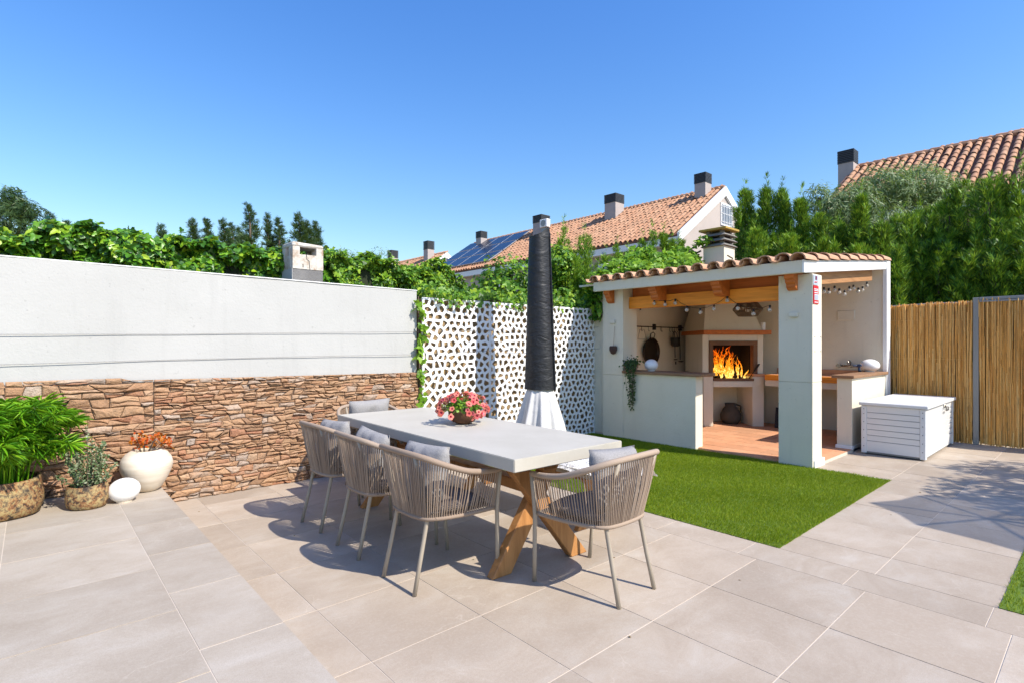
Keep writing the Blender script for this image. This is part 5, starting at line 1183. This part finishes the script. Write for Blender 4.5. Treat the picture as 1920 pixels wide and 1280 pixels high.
def spire(name, lab, base_, h, r, lean, wid):
    """a far cypress: tapered trunk, tiers of short drooping branches"""
    t = thing(name, lab, 'tree', base_, 0, 'far cypress trees beyond the hedge'); b = np.array(base_); g = rng; P = []; D = []; S = []
    tops = [(0, 0, h)] + ([(.28, .1, h-.18)] if wid == 1.0 else []); tr = MB()
    for ox, oy, hh in tops:
        ax = lambda dz: np.array([ox + lean*.28*max(0, .9-dz)**2, oy, hh-dz])
        dz = 0.03
        while dz < 3.2:
            bl = min(r*1.5, .05 + dz*.30*wid*(.45+.9*g.random())); az = g.uniform(0, 6.283); d = np.array([math.cos(az), math.sin(az), .30-.25*min(1, dz)])
            k = 7 + int(bl*48)
            for q in range(k): P.append(ax(dz) + d*bl*(q/k)**.9 + g.normal(0,.03,3)); D.append(d*.8 + [0,0,.55] + g.normal(0,.35,3)); S.append(.07+.10*min(1, dz+.15)*g.random())
            dz += .017 + .010*min(1, dz)
        tr.tube([(b[0]+ox*.5, b[1]+oy, 0), tuple(b+ax(1.5)), tuple(b+ax(.5)), tuple(b+ax(.02))], [.11,.06,.025,.006], 6)
    P = np.array(P) + b; D = np.array(D); nn = rdir(len(P)); S = np.array(S)
    put('crown', scatter('crown', sp_t[0], sp_t[1], P, frames(np.cross(D, nn), D), S*1.4, M['cypress']), t, tuple(-c for c in base_)); part('trunk', tr, M['bark'], t); return t
# far cypress tops beyond the hedge
far = [(95,400,17,.34),(127,416,19,.3),(303,423,20,.36),(365,412,19,.34),(392,412,19,.42),(422,413,20,.45),(438,420,22,.4),(453,428,23,.4),(470,384,18,.62),(503,402,20,.42),(524,410,20,.5),(562,402,18,.68),(594,417,19,.42)]
for (u, v, D, r) in far:
    p = at(u, v, D=D); dist = 'tallest of the far cypresses behind the ivy hedge' if v == 384 else None
    names = {95:'slim far cypress near the left edge beside the big dark tree', 127:'short far cypress tip, second from the left edge', 303:'lone short cypress tip above the middle of the ivy hedge', 365:'slim far cypress, first of the row left of the tall one', 392:'wind bent far cypress, second in the row', 422:'wind bent grey green cypress, third in the row', 438:'thin cypress just left of the tallest one, upper', 453:'low thin cypress tucked against the tallest one', 503:'narrow club topped cypress right of the tallest one', 524:'pointed cypress left of the small concrete chimney', 562:'broad twin topped cypress behind the small concrete chimney', 594:'slim cypress at the right of the small concrete chimney'}
    spire('cypress_tree', dist or names[u], (p.x, p.y, 0), p.z, r, -.5 if 350 < u < 480 else -.2, {503: .35, 562: 1.0}.get(u, .75))
p = at(8, 352, D=12)
bush('dark_tree', 'dark broad evergreen tree at the left edge above the ivy hedge', 'tree', [((p.x,p.y,p.z-.75),.62,1500,.9),((p.x+.3,p.y,p.z-.45),.3,450,.7),((p.x+.12,p.y,p.z-.18),.2,260,1.1),((p.x-.5,p.y+.2,p.z-.5),.5,700,.8),((p.x-.1,p.y,p.z-1.5),.6,800,.9)], (.10,.2), M['cypress'], (p.x,p.y,0), sp_t, .09)
# little conifers in front of the row house
row = [(1058,418,10.2,.24),(1096,430,10.4,.42),(1157,452,11,.26),(1178,462,11,.38),(1204,441,11,.22),(1224,424,11,.32),(1243,428,11.2,.24),(1260,441,11.2,.28),(1275,440,11.4,.25),(1135,470,10.6,.42),(1075,470,9.9,.45)]
lab = ['thin tall conifer shoot just right of the parasol', 'ragged conifer between parasol and row house', 'small conifer tip below the second roof chimney', 'low bushy conifer below the second roof chimney', 'slim conifer left of the tall pointed one', 'tallest pointed young conifer in front of the row house eaves', 'slim bright conifer right of the tall pointed one', 'short conifer near the gable wall, left of the last one', 'last young conifer before the hut chimney', 'low wide conifer behind the grape vine', 'low dense conifer behind the parasol']
for (u, v, D, r), lb in zip(row, lab):
    p = at(u, v, D=D); conifer('young_conifer', lb, (p.x, p.y, 0), p.z, r, 5200, (.05,.11), M['conifer_b'], .25, 2, 0, .7, 'young conifers in front of the row house', .12, .25, (.35,.7), 34)
# conifer screen behind the hut
scr = [(1397,348,10.6,.42),(1437,345,10.6,.40),(1468,348,10.7,.36),(1503,363,10.6,.36),(1536,392,10.5,.42),(1575,412,10.3,.45),(1615,357,10.2,.30),(1652,408,10.2,.45),(1418,420,10.0,.45),(1480,430,10.0,.5),(1548,440,9.95,.5),(1610,450,9.9,.5)]
lab = ['tall conifer right beside the hut chimney', 'tall twin topped conifer, second from the hut chimney', 'tall conifer, third from the hut chimney', 'conifer with thin tip, fourth from the hut chimney', 'low conifer in front of the grey olive tree, left one', 'low conifer in front of the grey olive tree, right one', 'narrow tall conifer standing before the olive tree', 'dark conifer above the right end of the hut roof', 'short front conifer behind the hut roof near its chimney', 'short front conifer behind the middle of the hut roof', 'short front conifer behind the side fascia', 'short front conifer behind the end pillar of the hut']
for (u, v, X, r), lb in zip(scr, lab):
    p = at(u, v, X=X); conifer('screen_conifer', lb, (p.x, p.y, 0), p.z, r*.85, 8600, (.065,.13), M['conifer'] if X > 10.15 else M['conifer_b'], .4, 3, 0, .95, 'conifers behind the hut', .12, .25, (.5,1.0), 40)
big = [(1692,392,10.7,.55),(1727,384,10.9,.6),(1770,372,11.1,.7),(1815,330,11.0,.75),(1850,345,10.7,.7),(1912,296,10.6,.55),(1700,450,10.3,.55),(1760,440,10.3,.6),(1880,430,10.3,.6),(1930,400,10.4,.6),(1672,470,10.1,.4),(1830,455,10.2,.55)]
lab = ['dark conifer above the reed fence next to the hut', 'dark conifer, second above the reed fence', 'dark conifer under the house roof, third above the fence', 'tall dark conifer in front of the tiled roof', 'yellowish tall conifer in front of the tiled roof eave', 'tallest conifer at the right edge of the photo', 'shaded low conifer just above the reed fence', 'shaded conifer above the middle of the reed fence', 'low conifer above the reed gate', 'conifer cut by the right edge above the gate', 'narrow dark conifer touching the end pillar of the hut', 'bushy shaded conifer above the gate post']
for (u, v, X, r), lb in zip(big, lab):
    p = at(u, v, X=X+.45); conifer('dark_conifer', lb, (p.x, p.y, 0), p.z, r, 9800, (.065,.14), M['conifer'], .3, 5, 0, .65, 'dark conifers behind the reed fence', .22, .4, (.4,.85), 36)
olv_t = [(0,0,0),(.085,.45,.02),(0,1,-.05),(-.085,.45,.02)]; olv_f = [(0,1,2),(0,2,3)]
def A_(u, v, D): return tuple(at(u, v, D=D))
bl = [(A_(1600,385,11.6),.55,3200,.8),(A_(1660,355,11.8),.62,3600,.75),(A_(1720,350,12),.6,3600,.8),(A_(1560,400,11.6),.5,2200,.9),(A_(1770,370,12),.5,2400,.9),(A_(1640,430,11.6),.7,2800,.8),(A_(1720,430,11.8),.7,2600,.9),(A_(1535,370,11.7),.25,500,1.2)]
b0 = at(1650, 600, D=11.8); bush('olive_tree', 'silvery grey green olive tree below the right tiled roof', 'tree', bl, (.09,.16), M['olive'], (b0.x, b0.y, 0), (olv_t, olv_f), .12)
p = at(712, 466, D=10); bush('wispy_shrub', 'thin wispy twigs rising above the hedge left of the far chimneys', 'bush', [((p.x,p.y,p.z-.1),.22,120,.6),((p.x-.15,p.y,p.z-.25),.25,160,.6)], (.05,.09), M['olive'], (p.x,p.y,0), (olv_t, olv_f), .015)
p = at(648, 470, D=9.5); bush('wispy_shrub', 'pale shrub top just right of the small concrete chimney', 'bush', [((p.x,p.y,p.z-.15),.28,420,.6),((p.x+.35,p.y,p.z-.3),.3,420,.6)], (.05,.09), M['olive'], (p.x,p.y,0), (olv_t, olv_f), .02)
# ------------------------------------------------------------------ small concrete chimney behind the wall
ck = thing('concrete_chimney', 'small weathered white concrete chimney with slots behind the white wall', 'chimney', (2.22, 5.95, 0))
def _cc():
    m = mat("weathered_lime", (0.60,0.57,0.52), 0.95, spec=0.15); co = coords(m); n = noise(m, co, 9, 6, .7); n2 = noise(m, co, 40, 4, .7)
    c = ramp(m, n, [(.38,(.34,.25,.18)),(.47,(.47,.43,.37)),(.62,(.55,.53,.49))]); base(m, mix(m, ramp(m, n2, [(.5,(0,0,0)),(.75,(.6,.6,.6))]), c, (.30,.26,.22))); bump(m, n2, .5, .008); return m
cm = _cc(); rough_c = m_plaster("grey_roughcast", (0.30,0.29,0.28), (0.16,0.155,0.15), 14, 1.0)
x0, x1, y0, y1, zt_ = 2.06, 2.39, 5.80, 6.11, 2.40
part('stack', MB().box(x0,x1,y0,y1,0,2.16), rough_c, ck, bevel=.006)
sh = MB(); t_ = .045
for (a, b, c, d) in ((x0,x0+.075,y0-.004,y0+t_),(x1-.075,x1,y0-.004,y0+t_),(x0,x0+.075,y1-t_,y1),(x1-.075,x1,y1-t_,y1)): sh.box(a,b,c,d,2.162,zt_)
for (a, b, c, d) in ((x0-.004,x0+t_,y0+t_+.001,y0+.10),(x0-.004,x0+t_,y1-.10,y1-t_-.001),(x1-t_,x1,y0+t_+.001,y0+.10),(x1-t_,x1,y1-.10,y1-t_-.001)): sh.box(a,b,c,d,2.162,zt_)
for (c, d) in ((y0-.003,y0+t_),(y1-t_,y1)): sh.box(x0+.0755,x1-.0755,c,d,2.162,2.318)
for (a, b) in ((x0-.003,x0+t_),(x1-t_,x1)): sh.box(a,b,y0+.1005,y1-.1005,2.162,2.305)
part('slotted_head', sh, cm, ck)
part('render_coat', MB().box(x0-.005,x0-.0005,y0,y1,1.9,2.161), M['wall'], ck)
ckm = mat('crack_dark', (0.06,0.05,0.045), 0.95)
part('crack', MB().tube([(2.205,y0-.0045,2.318),(2.21,y0-.0045,2.27),(2.235,y0-.0045,2.25),(2.242,y0-.0045,2.165)], .0035, 4).tube([(2.17,y0-.0045,2.18),(2.168,y0-.0045,2.215)], .004, 4), ckm, ck)
part('cap', MB().hexa([(x0-.008,y0-.012,zt_+.001),(x1+.008,y0-.012,zt_+.001),(x1+.008,y1+.01,zt_+.001),(x0-.008,y1+.01,zt_+.001),(x0+.0,y0+.0,zt_+.05),(x1,y0,zt_+.035),(x1,y1,zt_+.05),(x0,y1,zt_+.055)]), cm, ck, bevel=.012)
# ------------------------------------------------------------------ tiled houses
housew = m_plaster("house_render", (0.46,0.40,0.36), (0.42,0.365,0.33), 3, .2); chw = m_plaster("chimney_render", (0.43,0.375,0.35), (0.38,0.335,0.31), 4, .2)
glassm = mat("window_glass", (0.10,0.13,0.17), 0.08, spec=0.8); pvm = mat("solar_cell", (0.012,0.022,0.05), 0.25, spec=0.6)
pan_clay = mat("channel_clay", (0.21,0.10,0.06), 0.9); cowlm = M['blackmetal']
arc_v = []; arc_fq = []; n_ = 6
for xx, rr in ((0,1.0),(1,.86)):
    for k in range(n_+1): a = math.pi*k/n_; arc_v.append((xx, rr*math.cos(a), rr*math.sin(a)))
arc_fq = [(k, k+1, n_+2+k, n_+1+k) for k in range(n_)]
def house(lab, y0, y1, Xr, zr_, Xe, ze, pieces=None, gable=True, pitch=.235, expo=.36):
    t = thing('house', lab, 'house', ((Xr), (y0+y1)/2, 0)); ov = .12
    dx, dz = Xr-Xe, zr_-ze; sl = math.hypot(dx, dz); Xb = 2*Xr-Xe; ux, uz = dx/sl, dz/sl; th = math.atan2(dz, dx)
    w_ = MB(); wx0, wx1 = Xe+.35, Xb-.35; hw = lambda x: zr_ - abs(x-Xr)*dz/dx - .16
    w_.prism([(wx0,y0+.02,0),(wx1,y0+.02,0),(wx1,y0+.02,hw(wx1)),(Xr,y0+.02,hw(Xr)),(wx0,y0+.02,hw(wx0))], (0, y1-y0-.04, 0)); part('wall', w_, housew, t)
    rf = MB().hexa([(Xe,y0,ze-.05),(Xr,y0,zr_-.05),(Xr,y1,zr_-.05),(Xe,y1,ze-.05),(Xe,y0,ze),(Xr,y0,zr_),(Xr,y1,zr_),(Xe,y1,ze)]).hexa([(Xr+.001,y0,zr_-.05),(Xb,y0,ze-.05),(Xb,y1,ze-.05),(Xr+.001,y1,zr_-.05),(Xr+.001,y0,zr_),(Xb,y0,ze),(Xb,y1,ze),(Xr+.001,y1,zr_)])
    roof = part('roof', rf, pan_clay, t)
    part('eaves_board', MB().box(Xe+.02, Xe+.36, y0+.001, y1-.001, ze-.34, ze-.07), M['white'], t)
    if gable:
        for s in (1, -1):
            xe = Xe if s == 1 else Xb
            part('verge_board', MB().hexa([(xe,y0-.07,ze-.32),(Xr+.001*s,y0-.07,zr_-.32),(Xr+.001*s,y0+.019,zr_-.32),(xe,y0+.019,ze-.32),(xe,y0-.07,ze+.07),(Xr+.001*s,y0-.07,zr_+.07),(Xr+.001*s,y0+.019,zr_+.07),(xe,y0+.019,ze+.07)]), M['white'], t)
    cols = int((y1-y0-.1)/pitch); rows_ = int(sl/expo); pos = []; 
    for c in range(cols):
        for r in range(rows_+1): pos.append((Xe-.06+ux*expo*r, y0+.1+(c+.5)*pitch, ze+.015+uz*expo*r))
    P = np.array(pos) + rng.normal(0,.006,(len(pos),3)); rotm = Matrix.Rotation(-th+.035, 3, 'Y'); SC = np.array([[.42,.085,.085]])
    pick = np.zeros(len(P), bool)
    if pieces is not None:
        idx = np.nonzero([pieces(*q) for q in P])[0][:298]; pick[idx] = True; me = MB(); me.add([(a*.42, b*.085, c*.085) for a, b, c in arc_v], arc_fq); me = me.mesh('roof_tile', M['rooftile2'], True)
        for i in idx: put('tile', me, roof, tuple(P[i]), rotm.to_euler())
    Q = P[~pick]
    if len(Q): put('tiles', scatter('tiles', arc_v, arc_fq, Q, np.tile(np.array(rotm)[None], (len(Q),1,1)), np.tile(SC, (len(Q),1)), M['rooftile2'], True), roof, (0,0,0), kind='stuff')
    rd = MB(); k = int((y1-y0)/.4)
    for i in range(k): rd.tube([(Xr,y0+i*.4,zr_+.03),(Xr,y0+i*.4+.42,zr_+.045)], [.10,.115], 8)
    part('ridge_tiles', rd, M['rooftile2'], roof, kind='stuff')
    return t, lambda y, s: (Xe+dx*s, y, ze+dz*s)
def chimney(t, x, y, w, ztop_, zbase, hcap=.42):
    c = part('chimney', MB().box(x-w/2,x+w/2,y-w/2,y+w/2,zbase,ztop_-hcap), chw, t); o = .02; nl = 7; cw = MB()
    cw.box(x-w/2+.03,x+w/2-.03,y-w/2+.03,y+w/2-.03,ztop_-hcap+.001,ztop_-.02)
    for k in range(nl): z = ztop_-hcap+.005+k*(hcap-.03)/nl; cw.box(x-w/2-o,x+w/2+o,y-w/2-o,y+w/2+o,z,z+(hcap-.03)/nl*.62)
    cw.box(x-w/2-o,x+w/2+o,y-w/2-o,y+w/2+o,ztop_-.03,ztop_); part('cowl', cw, cowlm, c)
h1_, rp = house('long beige row house with clay tile roof, solar panels and white gable boards', 11.0, 28.4, 21.9, 7.95, 18.2, 5.5)
chimney(h1_, 21.45, 11.75, .50, 8.62, 7.3); chimney(h1_, 21.25, 16.3, .66, 8.62, 7.2); chimney(h1_, 21.3, 21.4, .66, 8.52, 7.2); chimney(h1_, 21.4, 26.9, .5, 8.5, 7.2)
wn = part('window', MB().box(21.55,22.55,10.985,11.018,6.35,7.30), M['white'], h1_); part('pane', MB().box(21.63,22.47,10.975,10.984,6.43,7.22), glassm, wn)
gr = MB()
for k in range(7): gr.box(21.63+k*.14-.012,21.63+k*.14+.012,10.94,10.96,6.38,7.27)
for z in (6.5,6.85,7.15): gr.box(21.58,22.52,10.9605,10.974,z-.012,z+.012)
part('grille', gr, M['white'], wn)
for (ya, yb, za, zb) in ((21.7,22.5,3.7,4.8),(18.0,19.0,3.7,4.8)):
    wn = part('window', MB().box(18.50,18.548,ya,yb,za,zb), M['white'], h1_); part('pane', MB().box(18.485,18.499,ya+.09,yb-.09,za+.09,zb-.09), glassm, wn)
sol = thing('solar_array', 'dark blue solar panels in three rows on the row house roof', 'solar panels', (20, 25.5, 6.5)); frm = mat("panel_frame", (0.45,0.47,0.50), 0.4, 0.5)
dx_, dz_ = 3.7, 2.45; sl_ = math.hypot(dx_, dz_); nx_, nz_ = -dz_/sl_, dx_/sl_
for r in range(3):
    for c in range(4):
        ya = 22.6 + c*1.42; s0, s1 = .10+r*.285, .10+r*.285+.265
        q = lambda y, s, o: (18.2+dx_*s+nx_*o, y, 5.5+dz_*s+nz_*o)
        pn = part('panel', MB().hexa([q(ya,s0,.14),q(ya,s1,.14),q(ya+1.38,s1,.14),q(ya+1.38,s0,.14),q(ya,s0,.18),q(ya,s1,.18),q(ya+1.38,s1,.18),q(ya+1.38,s0,.18)]), frm, sol)
        part('cells', MB().hexa([q(ya+.03,s0+.006,.181),q(ya+.03,s1-.006,.181),q(ya+1.35,s1-.006,.181),q(ya+1.35,s0+.006,.181),q(ya+.03,s0+.006,.186),q(ya+.03,s1-.006,.186),q(ya+1.35,s1-.006,.186),q(ya+1.35,s0+.006,.186)]), pvm, pn)
ac = thing('air_conditioner', 'white outdoor air conditioning unit beside the chimney above the parasol', 'air conditioner', (20.75, 21.2, 7.6))
part('casing', MB().box(20.62,20.9,20.3,20.85,7.66,8.1), M['white'], ac, bevel=.02); part('fan_grille', MB().tube([(20.60,20.58,7.88),(20.619,20.58,7.88)], .17, 18), M['steel'], ac); part('bracket', MB().box(20.7,20.9,20.4,20.8,7.2,7.659), M['steel'], ac)
h2_, _ = house('beige house with large clay tile roof at the right edge of the photo', -4.0, 6.3, 22.0, 7.62, 18.2, 5.25, lambda x, y, z: y > 1.3)
chimney(h2_, 21.75, 6.35, .48, 8.22, 6.7, .45)
h3_, _ = house('far small house with white gable left of the solar panels', 31.5, 44, 21.9, 7.75, 18.6, 5.5)
chimney(h3_, 21.4, 33.0, .55, 8.75, 7.2, .6); chimney(h3_, 21.4, 38.2, .6, 8.75, 7.2, .6)
for k, (za) in enumerate((6.0,)): 
    wn = part('window', MB().tube([(21.9,31.50,6.65),(21.9,31.46,6.65)], .35, 14), M['white'], h3_); part('pane', MB().tube([(21.9,31.459,6.65),(21.9,31.45,6.65)], .26, 14), glassm, wn)

# ------------------------------------------------------------------ open parasol and tree that stand right of the picture; their shadows fall into it
def at_shadow(x, y, z): return Vector((x + SUN.x/SUN.z*z, y + SUN.y/SUN.z*z, z))
op = thing('open_parasol', 'open cream parasol whose angular shadow falls on the right pavement', 'parasol', (5.95, -1.9, 0)); cloth = mat("parasol_cloth", (0.60,0.57,0.52), 0.9)
tr_ = N_(cloth, "ShaderNodeBsdfTransparent"); mx = N_(cloth, "ShaderNodeMixShader"); mx.inputs[0].default_value = .72; L_(cloth, tr_.outputs[0], mx.inputs[1]); L_(cloth, B_(cloth).outputs[0], mx.inputs[2]); L_(cloth, mx.outputs[0], cloth.node_tree.nodes["Material Output"].inputs[0])
tip = at_shadow(5.377, 1.411, 2.2); corners = [tip, at_shadow(5.95, 1.19, 2.2), at_shadow(6.7, .35, 2.2), at_shadow(6.6, -.55, 2.2), at_shadow(5.9, -.95, 2.2), at_shadow(5.2, -.6, 2.2), at_shadow(4.75, .2, 2.2), at_shadow(4.98, 1.0, 2.2)]
ctr = sum(corners, Vector())/8; apex = ctr + Vector((0,0,.45)); cl = MB(); vs = [apex] + corners + [(corners[i]+corners[(i+1)%8])/2*.955 + ctr*.045 for i in range(8)]
cl.add(vs, [(0, 1+i, 9+i) for i in range(8)] + [(0, 9+i, 1+(i+1)%8) for i in range(8)]); part('canopy', cl, cloth, op)
for c_ in corners: part('rib', MB().tube([apex - Vector((0,0,.03)), c_ - Vector((0,0,.02))], .012, 5), M['steel'], op)
part('pole', MB().tube([(apex.x,apex.y,0),(apex.x,apex.y,apex.z)], .025, 8), M['steel'], op); part('base', MB().lathe([(.25,0),(.25,.06),(.04,.08)], 16, (apex.x,apex.y,.005)), M['concrete'], op)
sh_ = [((7.3,.45),.55,900),((6.7,.75),.45,700),((8.0,.5),.6,900),((6.2,.25),.5,800),((5.6,-.1),.4,600),((7.0,-.2),.7,1000),((6.2,.95),.22,130),((7.6,1.0),.28,220),((5.25,.1),.25,160)]
bl = [(tuple(at_shadow(x, y, 3.0)), r, N, .6) for (x, y), r, N in sh_]
b0 = at_shadow(6.9, .2, 3.0); bush('garden_tree', 'leafy garden tree right of the view casting dappled shade on the pavement', 'tree', bl, (.05,.09), M['shrub'], (b0.x, b0.y-.3, 0), (leaf_t, leaf_f), .07)
